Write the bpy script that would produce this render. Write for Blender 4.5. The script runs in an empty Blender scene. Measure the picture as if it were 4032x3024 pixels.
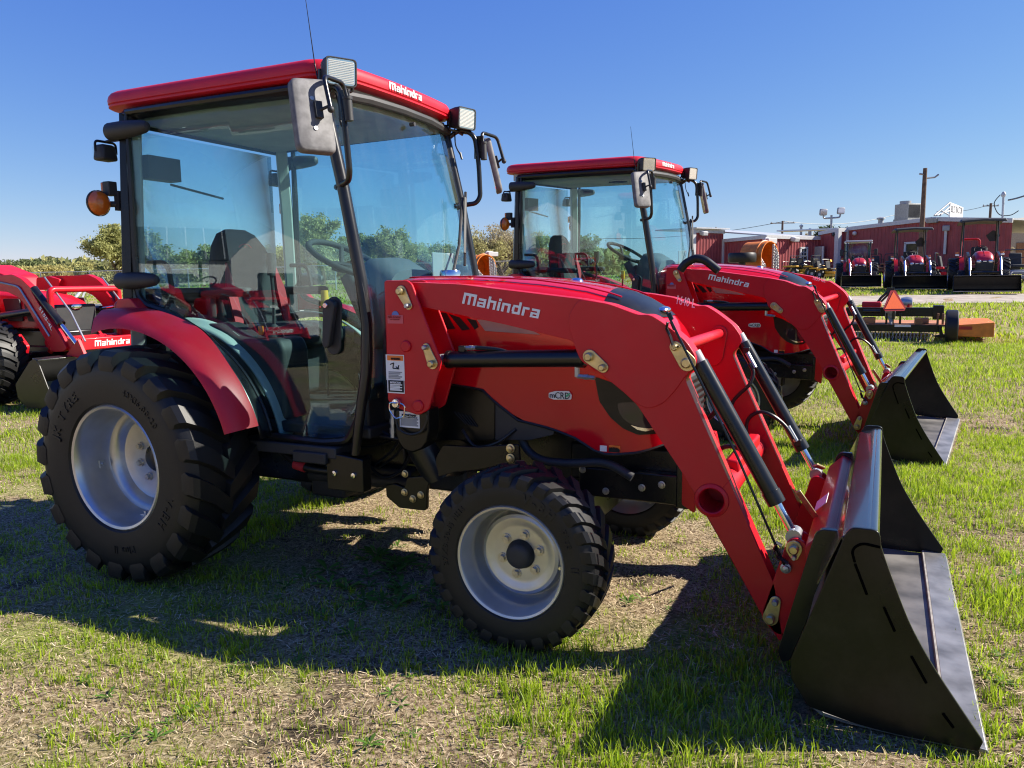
import bpy, bmesh, math, random
import numpy as np
from mathutils import Vector, Matrix, Euler
random.seed(7); rng = np.random.default_rng(11)
R = math.radians
scene = bpy.context.scene
col = scene.collection
# ------------------------------------------------------------------ camera
CAMP = dict(f=3063.4, c=(3.04, -3.168, 1.321), yaw=.4467, pit=.1316, rol=-.0132)
def cam_axes():
    c, s = math.cos(CAMP['yaw']), math.sin(CAMP['yaw'])
    F = Vector((-s, c, 0)); Rt = Vector((c, s, 0)); U = Vector((0, 0, 1))
    cp, sp = math.cos(CAMP['pit']), math.sin(CAMP['pit'])
    F2 = F*cp - U*sp; U2 = U*cp + F*sp
    cr, sr = math.cos(CAMP['rol']), math.sin(CAMP['rol'])
    return F2, Rt*cr + U2*sr, U2*cr - Rt*sr, F
F2, R3, U3, FH = cam_axes()
cd = bpy.data.cameras.new('camera'); cam = bpy.data.objects.new('camera', cd); col.objects.link(cam)
M = Matrix((R3, U3, -F2)).transposed().to_4x4(); M.translation = Vector(CAMP['c']); cam.matrix_world = M
cd.sensor_width = 36; cd.lens = CAMP['f']/4032*36; cd.clip_start = .05; cd.clip_end = 3000
scene.camera = cam
# ------------------------------------------------------------------ sky, sun, exposure
SUN = Vector((1.12, .62, 1.0)).normalized()
w = bpy.data.worlds.new('World'); scene.world = w; w.use_nodes = True
nt = w.node_tree; sky = nt.nodes.new('ShaderNodeTexSky'); sky.sky_type = 'NISHITA'; sky.sun_disc = False
sky.sun_elevation = math.asin(SUN.z); sky.sun_rotation = math.atan2(SUN.x, SUN.y)
sky.air_density = 1.0; sky.dust_density = .05; sky.ozone_density = 5.0; sky.altitude = 200
bg = nt.nodes['Background']; bg.inputs['Strength'].default_value = .1
# one tone curve per channel, the same all over the sky: the photograph's deeper, less clipped blue
sp_ = nt.nodes.new('ShaderNodeSeparateColor'); cb_ = nt.nodes.new('ShaderNodeCombineColor'); nt.links.new(sky.outputs['Color'], sp_.inputs[0])
for i_, (t_, r_, e_) in enumerate(((.118, 1.31, 1.20), (.280, 2.49, .97), (.750, 4.54, .34))):
    p_ = nt.nodes.new('ShaderNodeMath'); p_.operation = 'POWER'; p_.inputs[1].default_value = e_; nt.links.new(sp_.outputs[i_], p_.inputs[0])
    m_ = nt.nodes.new('ShaderNodeMath'); m_.operation = 'MULTIPLY'; m_.inputs[1].default_value = t_/r_**e_/(.1*2.07); nt.links.new(p_.outputs[0], m_.inputs[0]); nt.links.new(m_.outputs[0], cb_.inputs[i_])
nt.links.new(cb_.outputs[0], bg.inputs['Color'])
sd = bpy.data.lights.new('sun', 'SUN'); sd.energy = 5.0; sd.angle = R(.53); sd.color = (1, .93, .82)
sun = bpy.data.objects.new('sun', sd); col.objects.link(sun)
sun.rotation_euler = (-SUN).to_track_quat('-Z', 'Y').to_euler(); sun.location = SUN*60
vs = scene.view_settings; vs.view_transform = 'Standard'; vs.look = 'None'; vs.exposure = 1.05; vs.gamma = 1; vs.use_curve_mapping = False
scene.cycles.pixel_filter_type = 'BLACKMAN_HARRIS'; scene.cycles.filter_width = 1.15; scene.cycles.max_bounces = 10; scene.cycles.transparent_max_bounces = 24; scene.cycles.caustics_reflective = False; scene.cycles.caustics_refractive = False
# ------------------------------------------------------------------ photo pixel -> direction
CR = {'a':(300,150,1.84333),'b':(1100,150,2.212),'c':(100,1000,1.27643),'d':(1400,1000,1.70154),'e':(1600,1600,1.65917),
      'f':(2500,1150,2.2125),'g':(2700,1600,1.16517),'h':(1850,550,2.01091),'i':(2700,600,1.66066),'j':(3250,750,2.55243),
      'k':(2700,1000,1.84348),'l':(0,800,2.07333),'n':(500,850,1.843),'o':(0,0,.548611),'p':(1300,1500,1.58),'q':(3000,1600,1.84286),
      'r':(0,950,2.45778),'s':(2650,850,3.16),'t':(3700,750,3.68675),'u':(400,950,2.01091)}
CAM = Vector(CAMP['c'])
def ray(k, x, y):
    a, b, s = CR[k]; px, py = a+x/s, b+y/s
    return F2 + R3*((px-2016)/CAMP['f']) + U3*((1512-py)/CAMP['f'])
def U(k, x, y, yp):                    # point where that sight line meets the plane y = yp
    d = ray(k, x, y); return CAM + d*((yp-CAM.y)/d.y)
def UX(k, x, y, xp):
    d = ray(k, x, y); return CAM + d*((xp-CAM.x)/d.x)
def UD(k, x, y, depth):                # point at a horizontal depth from the camera
    d = ray(k, x, y); return CAM + d*(depth/d.dot(FH))
def PZ(k, pts, yp): return [(p.x, p.z) for p in (U(k, x, y, yp) for x, y in pts)]
# ------------------------------------------------------------------ terrain
_ty = np.arange(-80, 400, .5)
_tz = np.interp(_ty, [-80, 1, 4, 12.3, 20, 26.5, 34, 58, 120, 400], [0, 0, .08, .22, .44, .63, .80, 1.55, 2.2, 2.4])
_tz = np.convolve(np.pad(_tz, 4, mode='edge'), np.ones(9)/9, 'valid')
def gz(x, y):
    x = np.asarray(x, float); y = np.asarray(y, float)
    z = np.interp(y, _ty, _tz)
    return z + .012*np.sin(x*1.7+y*.9) * np.cos(y*1.3-x*.6) + .008*np.sin(x*4.1+1)*np.sin(y*3.7)
def gv(x, y): return float(gz(x, y))
def UG(k, x, y):                       # sight line meets the ground
    d = ray(k, x, y); t = 1.0
    for _ in range(4000):
        p = CAM + d*t
        if p.z <= gv(p.x, p.y): return p
        t += .02 + t*.002
    return CAM + d*t
# ------------------------------------------------------------------ materials
MAT = {}
def mat(name, base, rough=.5, metal=0., coat=0., var=.0, vscale=8., bump=0., bscale=40., spec=.5, emit=None, tint2=None, dirt=0., dust=0.):
    m = bpy.data.materials.new(name); m.use_nodes = True; MAT[name] = m
    n = m.node_tree.nodes; l = m.node_tree.links; b = n['Principled BSDF']
    b.inputs['Base Color'].default_value = (*base, 1); b.inputs['Roughness'].default_value = rough
    b.inputs['Metallic'].default_value = metal; b.inputs['Coat Weight'].default_value = coat
    b.inputs['Coat Roughness'].default_value = .06; b.inputs['Specular IOR Level'].default_value = spec
    tc = n.new('ShaderNodeTexCoord')
    if var or tint2:
        no = n.new('ShaderNodeTexNoise'); no.inputs['Scale'].default_value = vscale; no.inputs['Detail'].default_value = 6
        l.new(tc.outputs['Object'], no.inputs['Vector'])
        rp = n.new('ShaderNodeValToRGB'); l.new(no.outputs['Fac'], rp.inputs['Fac'])
        c2 = tint2 or tuple(max(0, c*(1-var)) for c in base)
        rp.color_ramp.elements[0].position = .35; rp.color_ramp.elements[0].color = (*c2, 1)
        rp.color_ramp.elements[1].position = .65; rp.color_ramp.elements[1].color = (*[min(1, c*(1+var*.5)) for c in base], 1)
        l.new(rp.outputs['Color'], b.inputs['Base Color'])
    if dust:                              # thin dry dust in irregular patches and fine specks
        dn = n.new('ShaderNodeTexNoise'); dn.inputs['Scale'].default_value = 5.5; dn.inputs['Detail'].default_value = 10; dn.inputs['Roughness'].default_value = .72; l.new(tc.outputs['Object'], dn.inputs['Vector'])
        dr = n.new('ShaderNodeMapRange'); dr.inputs[1].default_value = .45; dr.inputs[2].default_value = .75; dr.inputs[3].default_value = 0; dr.inputs[4].default_value = dust; l.new(dn.outputs['Fac'], dr.inputs[0])
        mxd = n.new('ShaderNodeMixRGB'); l.new(dr.outputs[0], mxd.inputs[0]); mxd.inputs[2].default_value = (.30, .25, .18, 1)
        if b.inputs['Base Color'].is_linked: l.new(b.inputs['Base Color'].links[0].from_socket, mxd.inputs[1])
        else: mxd.inputs[1].default_value = (*base, 1)
        l.new(mxd.outputs[0], b.inputs['Base Color'])
    if dirt or var:
        n2 = n.new('ShaderNodeTexNoise'); n2.inputs['Scale'].default_value = 3.1; n2.inputs['Detail'].default_value = 8
        l.new(tc.outputs['Object'], n2.inputs['Vector'])
        mr = n.new('ShaderNodeMapRange'); mr.inputs[3].default_value = max(.02, rough-.06); mr.inputs[4].default_value = rough+.12
        l.new(n2.outputs['Fac'], mr.inputs[0]); l.new(mr.outputs[0], b.inputs['Roughness'])
    if bump:
        n3 = n.new('ShaderNodeTexNoise'); n3.inputs['Scale'].default_value = bscale; n3.inputs['Detail'].default_value = 4
        l.new(tc.outputs['Object'], n3.inputs['Vector'])
        bp = n.new('ShaderNodeBump'); bp.inputs['Strength'].default_value = bump; bp.inputs['Distance'].default_value = .004
        l.new(n3.outputs['Fac'], bp.inputs['Height']); l.new(bp.outputs['Normal'], b.inputs['Normal'])
    if emit: b.inputs['Emission Color'].default_value = (*emit[0], 1); b.inputs['Emission Strength'].default_value = emit[1]
    return m
mat('red', (.57, .006, .017), .36, coat=.10, var=.08, vscale=3, bump=.03, bscale=140, spec=.32, dust=0.05)
mat('redgloss', (.53, .0045, .014), .09, coat=.0, spec=.42)
mat('dash', (.10, .105, .11), .7, var=.1, bump=.1, bscale=200)
mat('redm', (.55, .007, .022), .40, var=.08, vscale=5, bump=.05, bscale=160, spec=.4, dust=0.06)
mat('black', (.007, .007, .0078), .26, var=.2, bump=.03, bscale=90, dust=0.05)
mat('bucketblack', (.0055, .0058, .0048), .27, spec=.34, var=.25, vscale=4, bump=.05, bscale=70, dirt=1, dust=0.05)
mat('plastic', (.022, .023, .025), .55, var=.2, bump=.08, bscale=250, dust=0.04)
mat('mirrorback', (.15, .145, .145), .62, var=.35, vscale=30, bump=.12, bscale=260)
mat('rubber', (.0085, .0088, .0096), .48, spec=.36, tint2=(.0125, .012, .0115), vscale=4, bump=.12, bscale=90, dust=0.02)
mat('rubberhi', (.008, .008, .008), .42)
mat('silver', (.42, .43, .44), .38, metal=.75, var=.12, vscale=12, bump=.04, bscale=120)
mat('rimsilver', (.56, .57, .58), .33, metal=.80, var=.12, vscale=9, bump=.04, bscale=100, dust=0.1)
mat('galvb', (.55,.52,.46), .35, metal=.8, var=.2, vscale=60)
mat('zinc', (.62, .50, .26), .34, metal=.85, var=.2, vscale=30)
mat('chrome', (.78, .78, .80), .12, metal=1., var=.05)
mat('steelworn', (.30, .29, .28), .42, metal=.7, var=.45, vscale=7, bump=.08, bscale=40)
mat('white', (.74, .74, .74), .45)
mat('label', (.80, .80, .78), .5)
mat('labelink', (.02, .02, .02), .6, spec=.2)
mat('slit', (.002, .002, .002), 1., spec=0.)
mat('orangelabel', (.85, .20, .02), .5)
mat('greylinen', (.40, .42, .43), .75, var=.1, bump=.1, bscale=200)
mat('palegrey', (.36, .40, .37), .6, var=.06)
mat('seat', (.03, .03, .032), .75, var=.2, bump=.2, bscale=300)
mat('seatred', (.42, .02, .03), .65)
mat('amber', (.62, .13, .01), .2, coat=.6)
mat('orange', (.70, .20, .02), .45, var=.2, bump=.05)
mat('smv', (1.0, .13, .015), .6)
mat('smvred', (.35, .01, .015), .4)
mat('yellow', (.70, .38, .02), .45, var=.15)
mat('rust', (.30, .14, .06), .8, var=.3, vscale=12)
mat('galv', (.45, .46, .46), .5, metal=.4, var=.2)
mat('greypaint', (.30, .31, .32), .5, var=.15)
mat('brown', (.15, .10, .07), .9, var=.35, vscale=6, bump=.4, bscale=20)
mat('wallred', (.30, .052, .055), .55, var=.18, vscale=1.5)
mat('trimwhite', (.55, .55, .54), .5, var=.08)
mat('roofmetal', (.55, .56, .57), .4, metal=.3, var=.1)
mat('darkglass', (.02, .025, .03), .05, spec=.6)
mat('acbeige', (.36, .35, .30), .6, var=.2)
mat('doorgrey', (.34, .33, .31), .6, var=.15)
mat('concrete', (.45, .44, .40), .9, var=.2)
mat('tan', (.42, .34, .24), .8, var=.15)
mat('bark', (.12, .09, .065), .95, var=.4, vscale=10, bump=.5, bscale=25)
mat('chain', (.42, .42, .43), .45, metal=.6)
mat('shedwhite', (.72, .71, .69), .6, var=.08)
mat('asphaltblack', (.03, .03, .032), .6, var=.2)

def glassmat(name, tint, base, pw=5, haze=0.):
    m = bpy.data.materials.new(name); m.use_nodes = True; MAT[name] = m
    n = m.node_tree.nodes; l = m.node_tree.links; n.remove(n['Principled BSDF'])
    out = n['Material Output']
    t = n.new('ShaderNodeBsdfTransparent'); t.inputs['Color'].default_value = (*tint, 1)
    g = n.new('ShaderNodeBsdfGlossy'); g.inputs['Roughness'].default_value = .004; g.inputs['Color'].default_value = (.95, .97, 1, 1)
    lw = n.new('ShaderNodeLayerWeight'); lw.inputs['Blend'].default_value = .5
    p = n.new('ShaderNodeMath'); p.operation = 'POWER'; p.inputs[1].default_value = pw; l.new(lw.outputs['Facing'], p.inputs[0])
    mr = n.new('ShaderNodeMapRange'); mr.inputs[3].default_value = base; mr.inputs[4].default_value = 1; l.new(p.outputs[0], mr.inputs[0])
    mx = n.new('ShaderNodeMixShader'); l.new(mr.outputs[0], mx.inputs[0]); l.new(t.outputs[0], mx.inputs[1]); l.new(g.outputs[0], mx.inputs[2])
    fin = mx
    if haze:                                   # dried water streaks on the pane
        d = n.new('ShaderNodeBsdfDiffuse'); d.inputs['Color'].default_value = (.75, .78, .8, 1)
        tc = n.new('ShaderNodeTexCoord'); mp = n.new('ShaderNodeMapping'); mp.inputs['Scale'].default_value = (9, 9, 1.2); l.new(tc.outputs['Object'], mp.inputs['Vector'])
        no = n.new('ShaderNodeTexNoise'); no.inputs['Scale'].default_value = 3; no.inputs['Detail'].default_value = 7; l.new(mp.outputs['Vector'], no.inputs['Vector'])
        m2 = n.new('ShaderNodeMapRange'); m2.inputs[1].default_value = .45; m2.inputs[2].default_value = .8; m2.inputs[3].default_value = 0; m2.inputs[4].default_value = haze; l.new(no.outputs['Fac'], m2.inputs[0])
        fin = n.new('ShaderNodeMixShader'); l.new(m2.outputs[0], fin.inputs[0]); l.new(mx.outputs[0], fin.inputs[1]); l.new(d.outputs[0], fin.inputs[2])
    l.new(fin.outputs[0], out.inputs['Surface'])
    return m
glassmat('glass', (.80, .930, .935), .046, haze=.010)
glassmat('lens', (.97, .97, .95), .05)
glassmat('clear', (.93, .95, .96), .05)

# ------------------------------------------------------------------ mesh helpers
class MB:
    def __init__(s): s.v = []; s.f = []; s.m = []; s.cm = 0
    def add(s, vs, fs):
        o = len(s.v); s.v += [tuple(x) for x in vs]; s.f += [tuple(i+o for i in f) for f in fs]; s.m += [s.cm]*len(fs); return s
    def box(s, c, d, rot=None, taper=1.):
        c = Vector(c); hx, hy, hz = d[0]/2, d[1]/2, d[2]/2
        vs = [Vector((sx*hx*(taper if sz > 0 else 1), sy*hy*(taper if sz > 0 else 1), sz*hz)) for sz in (-1, 1) for sx, sy in ((-1,-1),(1,-1),(1,1),(-1,1))]
        if rot is not None:
            rm = rot if isinstance(rot, Matrix) else Euler(rot).to_matrix()
            vs = [rm @ x for x in vs]
        return s.add([x+c for x in vs], [(3,2,1,0),(4,5,6,7),(0,1,5,4),(1,2,6,5),(2,3,7,6),(3,0,4,7)])
    def prism(s, poly, a0, a1, axis='y', fn=None):
        n = len(poly)
        def mk(p, a):
            if axis == 'y': return (p[0], a, p[1])
            if axis == 'x': return (a, p[0], p[1])
            return (p[0], p[1], a)
        vs = [mk(p, a0) for p in poly] + [mk(p, a1) for p in poly]
        fs = [tuple(range(n)), tuple(range(2*n-1, n-1, -1))] + [(i, i+n, (i+1) % n+n, (i+1) % n) for i in range(n)]
        return s.add(vs, fs)
    def tube(s, path, r, n=10, closed=False, caps=True, flat=1.):
        P = [Vector(p) for p in path]; m = len(P); rings = []
        rr = r if isinstance(r, (list, tuple)) else [r]*m
        up = None; vs = []
        for i in range(m):
            if closed: t = (P[(i+1) % m]-P[i-1])
            else: t = P[min(i+1, m-1)]-P[max(i-1, 0)]
            t.normalize()
            if up is None:
                up = Vector((0,0,1)) if abs(t.z) < .9 else Vector((1,0,0))
            a = t.cross(up)
            if a.length < 1e-5: a = t.orthogonal()
            a.normalize(); b = a.cross(t).normalized(); up = b
            for k in range(n):
                th = 2*math.pi*k/n; vs.append(P[i] + (a*math.cos(th) + b*math.sin(th)*flat)*rr[i])
        fs = []
        for i in range(m if closed else m-1):
            for k in range(n):
                j = (i+1) % m
                fs.append((i*n+k, i*n+(k+1) % n, j*n+(k+1) % n, j*n+k))
        if caps and not closed: fs += [tuple(range(n-1, -1, -1)), tuple((m-1)*n+k for k in range(n))]
        return s.add(vs, fs)
    def cyl(s, p0, p1, r, n=16, r1=None): return s.tube([p0, p1], [r, r if r1 is None else r1], n)
    def lathe(s, prof, c=(0,0,0), n=48, axis='y', closed=False):
        c = Vector(c); m = len(prof); vs = []
        for k in range(n):
            th = 2*math.pi*k/n; ct, st = math.cos(th), math.sin(th)
            for r, a in prof:
                if axis == 'y': vs.append(c+Vector((r*ct, a, r*st)))
                elif axis == 'x': vs.append(c+Vector((a, r*ct, r*st)))
                else: vs.append(c+Vector((r*ct, r*st, a)))
        fs = []
        for k in range(n):
            k2 = (k+1) % n
            for i in range(m if closed else m-1):
                j = (i+1) % m; fs.append((k*m+i, k*m+j, k2*m+j, k2*m+i))
        return s.add(vs, fs)
    def loft(s, rings, closed=True, cap0=True, cap1=True):
        n = len(rings[0]); vs = [p for r in rings for p in r]; fs = []
        for i in range(len(rings)-1):
            for k in range(n if closed else n-1):
                fs.append((i*n+k, i*n+(k+1) % n, (i+1)*n+(k+1) % n, (i+1)*n+k))
        if cap0: fs.append(tuple(range(n-1, -1, -1)))
        if cap1: fs.append(tuple((len(rings)-1)*n+k for k in range(n)))
        return s.add(vs, fs)
    def grid(s, fn, nu, nv, thick=None):
        vs = [fn(i/nu, j/nv) for i in range(nu+1) for j in range(nv+1)]; W = nv+1
        return s.add(vs, [(i*W+j, i*W+j+1, (i+1)*W+j+1, (i+1)*W+j) for i in range(nu) for j in range(nv)])
    def ball(s, c, r, nu=14, nv=8):
        r = (r, r, r) if not isinstance(r, (tuple, list)) else r
        rings = [[(c[0]+r[0]*math.sin(math.pi*j/nv)*math.cos(2*math.pi*k/nu), c[1]+r[1]*math.sin(math.pi*j/nv)*math.sin(2*math.pi*k/nu), c[2]+r[2]*math.cos(math.pi*j/nv)) for k in range(nu)] for j in range(1, nv)]
        return s.loft(rings)
    def mesh(s, name, ang=38):
        me = bpy.data.meshes.new(name); me.from_pydata(s.v, [], s.f); assert not s.f or max(map(max, s.f)) < len(s.v), name
        if any(s.m): me.polygons.foreach_set('material_index', s.m)
        bm = bmesh.new(); bm.from_mesh(me); bmesh.ops.recalc_face_normals(bm, faces=bm.faces); bm.to_mesh(me); bm.free()
        me.shade_smooth()
        me.set_sharp_from_angle(angle=R(ang))
        return me
    def build(s, name, material, parent=None, bevel=0., ang=38, solid=0., seg=2):
        me = s.mesh(name, ang)
        for k in ([material] if isinstance(material, str) else material): me.materials.append(MAT[k])
        o = bpy.data.objects.new(name, me); col.objects.link(o)
        if parent is not None: o.parent = parent
        if solid:
            md = o.modifiers.new('solid', 'SOLIDIFY'); md.thickness = solid; md.offset = 0
        if bevel:
            md = o.modifiers.new('bevel', 'BEVEL'); md.width = bevel; md.segments = seg; md.limit_method = 'ANGLE'; md.angle_limit = R(40); md.harden_normals = False
        return o
def empty(name, label=None, cat=None, group=None, loc=(0,0,0), rz=0, rot=None):
    o = bpy.data.objects.new(name, None); col.objects.link(o); o.location = loc
    o.rotation_euler = rot if rot else (0, 0, rz); o.empty_display_size = .2
    if label: tag(o, label, cat, group)
    return o
def tag(o, label=None, cat=None, group=None, kind=None):
    if label: o['label'] = label
    if cat: o['category'] = cat
    if group: o['group'] = group
    if kind: o['kind'] = kind
    return o
def copy_tree(o, parent=None):
    c = o.copy(); col.objects.link(c); c.parent = parent
    for ch in list(o.children): copy_tree(ch, c)
    return c
def bez(pts, n=8):                    # smooth path through points (Catmull-Rom)
    P = [Vector(p) for p in pts]; out = []
    for i in range(len(P)-1):
        p0, p1, p2, p3 = P[max(i-1, 0)], P[i], P[i+1], P[min(i+2, len(P)-1)]
        for k in range(n):
            t = k/n
            out.append(.5*((2*p1)+(p2-p0)*t+(2*p0-5*p1+4*p2-p3)*t*t+(3*p1-p0-3*p2+p3)*t**3))
    return out+[P[-1]]
def fillet(pts, r, n=6):              # polyline with rounded corners
    P = [Vector(p) for p in pts]; out = [P[0]]
    for i in range(1, len(P)-1):
        a, b, c = P[i-1], P[i], P[i+1]; d1 = (a-b); d2 = (c-b); rr = min(r, d1.length*.48, d2.length*.48)
        s, e = b+d1.normalized()*rr, b+d2.normalized()*rr
        for k in range(n+1):
            t = k/n; out.append(s*(1-t)**2+b*2*t*(1-t)+e*t*t)
    return out+[P[-1]]
def round_poly(poly, r, n=4):         # closed 2D polygon with rounded corners; r number or list
    m = len(poly); out = []
    for i in range(m):
        rr = r[i] if isinstance(r, (list, tuple)) else r
        a, b, c = Vector(poly[i-1]), Vector(poly[i]), Vector(poly[(i+1) % m])
        d1, d2 = a-b, c-b; q = min(rr, d1.length*.45, d2.length*.45)
        if q < 1e-4: out.append(tuple(b)); continue
        s, e = b+d1.normalized()*q, b+d2.normalized()*q
        for k in range(n+1):
            t = k/n; out.append(tuple(s*(1-t)**2+b*2*t*(1-t)+e*t*t))
    return out
def capsule(p, q, r0, r1, n=10):      # 2D outline round two points
    p, q = Vector(p), Vector(q); d = (q-p); L = d.length; d.normalize(); a = math.atan2(d.y, d.x)
    off = math.acos(max(-1, min(1, (r0-r1)/max(L, 1e-6))))
    o = []
    for k in range(n+1):
        t = a+off+(2*math.pi-2*off)*k/n; o.append((p.x+r0*math.cos(t), p.y+r0*math.sin(t)))
    for k in range(n+1):
        t = a-off+2*off*k/n; o.append((q.x+r1*math.cos(t), q.y+r1*math.sin(t)))
    return o
_gl = {}
def glyphs(text, bold=0., ext=.0, res=2):
    key = (text, bold, ext, res)
    if key in _gl: return _gl[key]
    cu = bpy.data.curves.new('txt', 'FONT'); cu.body = text; cu.size = 1; cu.offset = bold; cu.extrude = ext; cu.resolution_u = res
    o = bpy.data.objects.new('txt', cu); col.objects.link(o)
    me = bpy.data.meshes.new_from_object(o.evaluated_get(bpy.context.evaluated_depsgraph_get()))
    v = np.array([x.co[:] for x in me.vertices]); f = [tuple(p.vertices) for p in me.polygons]
    bpy.data.objects.remove(o); bpy.data.curves.remove(cu); bpy.data.meshes.remove(me)
    _gl[key] = (v, f); return v, f
def text_on(mb, text, o, xd, ud, width, height, bold=.02, ext=.02, off=.001, shear=0.):
    v, f = glyphs(text, bold, ext); mn, mx = v.min(0), v.max(0); w = v-mn
    sx, sy = width/(mx[0]-mn[0]), height/(mx[1]-mn[1])
    xd = Vector(xd).normalized(); ud = Vector(ud).normalized(); nd = xd.cross(ud)
    o = Vector(o); th = .0015
    mb.add([o + xd*(float(p[0])*sx+shear*float(p[1])*sy) + ud*(float(p[1])*sy) + nd*(off+float(p[2])/max(1e-6, 2*ext)*th) for p in w], f)
    return mb
def arc_text(mb, text, rad, a0, size, yv, out=-1, step=None, bold=.03):
    # letters around a wheel's side wall, feet towards the hub, a0 start angle (clockwise seen from -y)
    a = a0
    for ch in text:
        if ch == ' ': a -= size*.45/rad; continue
        v, f = glyphs(ch, bold, .02); mn, mx = v.min(0), v.max(0); wdt = (mx[0]-mn[0])*size
        am = a - (wdt/2)/rad
        c, s = math.cos(am), math.sin(am); rd = Vector((c, 0, s)); td = Vector((s, 0, -c))
        mb.add([rd*(rad+float(p[1])*size) + td*((float(p[0])-mn[0])*size-wdt/2) + Vector((0, yv-(.0025 if p[2] > 0 else -.004), 0)) for p in v], f)
        a -= (wdt+size*.16)/rad
def bolt(mb, c, r, h, nrm=(0,-1,0), n=6):
    c = Vector(c); nrm = Vector(nrm); mb.cyl(c, c+nrm*h, r, n)

LG = {'m':(1.7,[(0,1.0,1.7,1.3),(0,0,.3,1.0),(.7,0,1.0,1.0),(1.4,0,1.7,1.0)]),'a':(1.05,[(.08,.75,1.05,1.0),(.75,0,1.05,.75),(0,.38,.75,.58),(0,.2,.28,.38),(0,0,.75,.2)]),'h':(1.05,[(0,0,.3,1.4),(.3,.75,1.05,1.0),(.75,0,1.05,.75)]),
 'i':(.3,[(0,0,.3,1.0),(.03,1.1,.36,1.38)]),'n':(1.05,[(0,0,.3,1.0),(.3,.75,1.05,1.0),(.75,0,1.05,.75)]),'d':(1.05,[(.75,0,1.05,1.4),(.08,.75,.75,1.0),(0,.25,.3,.75),(.08,0,.75,.25)]),'r':(.8,[(0,0,.3,1.0),(.3,.75,.8,1.0)])}
def logo_on(mb, o, xd, ud, width, height, off=.001, shear=.10):
    W = sum(LG[c][0] for c in 'mahindra')+.24*7; sx = width/W; sy = height/1.4
    xd = Vector(xd).normalized(); ud = Vector(ud).normalized(); nd = xd.cross(ud).normalized(); o = Vector(o); cx = 0
    for c in 'mahindra':
        w, rects = LG[c]
        for x0, y0, x1, y1 in rects:
            ps = [(x0,y0),(x1,y0),(x1,y1),(x0,y1)]; P = [o+xd*((cx+x+shear*y)*sx)+ud*(y*sy) for x, y in ps]
            mb.add([p+nd*off for p in P]+[p+nd*(off+.0015) for p in P], [(3,2,1,0),(4,5,6,7),(0,1,5,4),(1,2,6,5),(2,3,7,6),(3,0,4,7)])
        cx += w+.24
    return mb
def with_hole(poly, c, r, n=24):
    i = min(range(len(poly)), key=lambda k: (poly[k][0]-c[0])**2+(poly[k][1]-c[1])**2); a0 = math.atan2(poly[i][1]-c[1], poly[i][0]-c[0])
    area = sum(poly[k-1][0]*poly[k][1]-poly[k][0]*poly[k-1][1] for k in range(len(poly))); sg = -1 if area > 0 else 1
    hole = [(c[0]+r*math.cos(a0+sg*2*math.pi*k/n), c[1]+r*math.sin(a0+sg*2*math.pi*k/n)) for k in range(n+1)]
    return poly[:i+1]+hole+poly[i:]
# ================================================================== wheels
def tyre(Rr, hw, rim, nl, lh, ang, sgn=1):
    mb = MB(); Rb = Rr-lh; k = Rr/.545
    half = [(rim-.004, .72*hw), (rim+.012*k, .84*hw), (rim+.03*k, .95*hw), ((rim+Rb)/2-.02*k, 1.0*hw), ((rim+Rb)/2+.03*k, 1.0*hw), (Rb-.06*k, .985*hw), (Rb-.03*k, .92*hw), (Rb-.008*k, .78*hw), (Rb, .45*hw)]
    prof = [(r, -y) for r, y in half] + [(Rb+.002, 0)] + [(r, y) for r, y in reversed(half)]
    mb.lathe(prof, n=72)
    secs = [(-1.0, Rb-.070*k, 1.004, Rb-.068*k, 0, .80), (-.995, Rb-.05*k, 1.018, Rr-.056*k, .0, 1.0), (-.95, Rb-.036*k, 1.0, Rr-.030*k, .01, 1.0), (-.86, Rb-.018*k, .90, Rr-.010*k, .03, .98), (-.5, Rb-.004, .5, Rr-.001, .12, .90), (-.02, Rb-.004, .02, Rr+.001, .27, .86), (.08, Rb-.004, -.07, Rr, .30, .80)]
    for side in (-1, 1):
        for i in range(nl):
            a0 = 2*math.pi*(i+(.5 if side > 0 else 0))/nl; wd = 2*math.pi/nl*.285
            vs = []
            for (yb, rb, yt, rt, da, wf) in secs:
                a = a0 + sgn*da*ang
                for (r, y, q) in ((rb, yb, -1.22), (rt, -yt, -.92), (rt, -yt, .92), (rb, yb, 1.22)):
                    aa = a+q*wd*wf; vs.append((r*math.cos(aa), -side*y*hw, r*math.sin(aa)))
            fs = []; n = len(secs)
            for j in range(n-1):
                for q in range(3): fs.append((j*4+q, j*4+q+1, j*4+4+q+1, j*4+4+q))
            fs += [(0, 1, 2, 3), ((n-1)*4+3, (n-1)*4+2, (n-1)*4+1, (n-1)*4)]
            mb.add(vs, fs)
    return mb
def R_(a, b): return a+b
WM = {}
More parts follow.
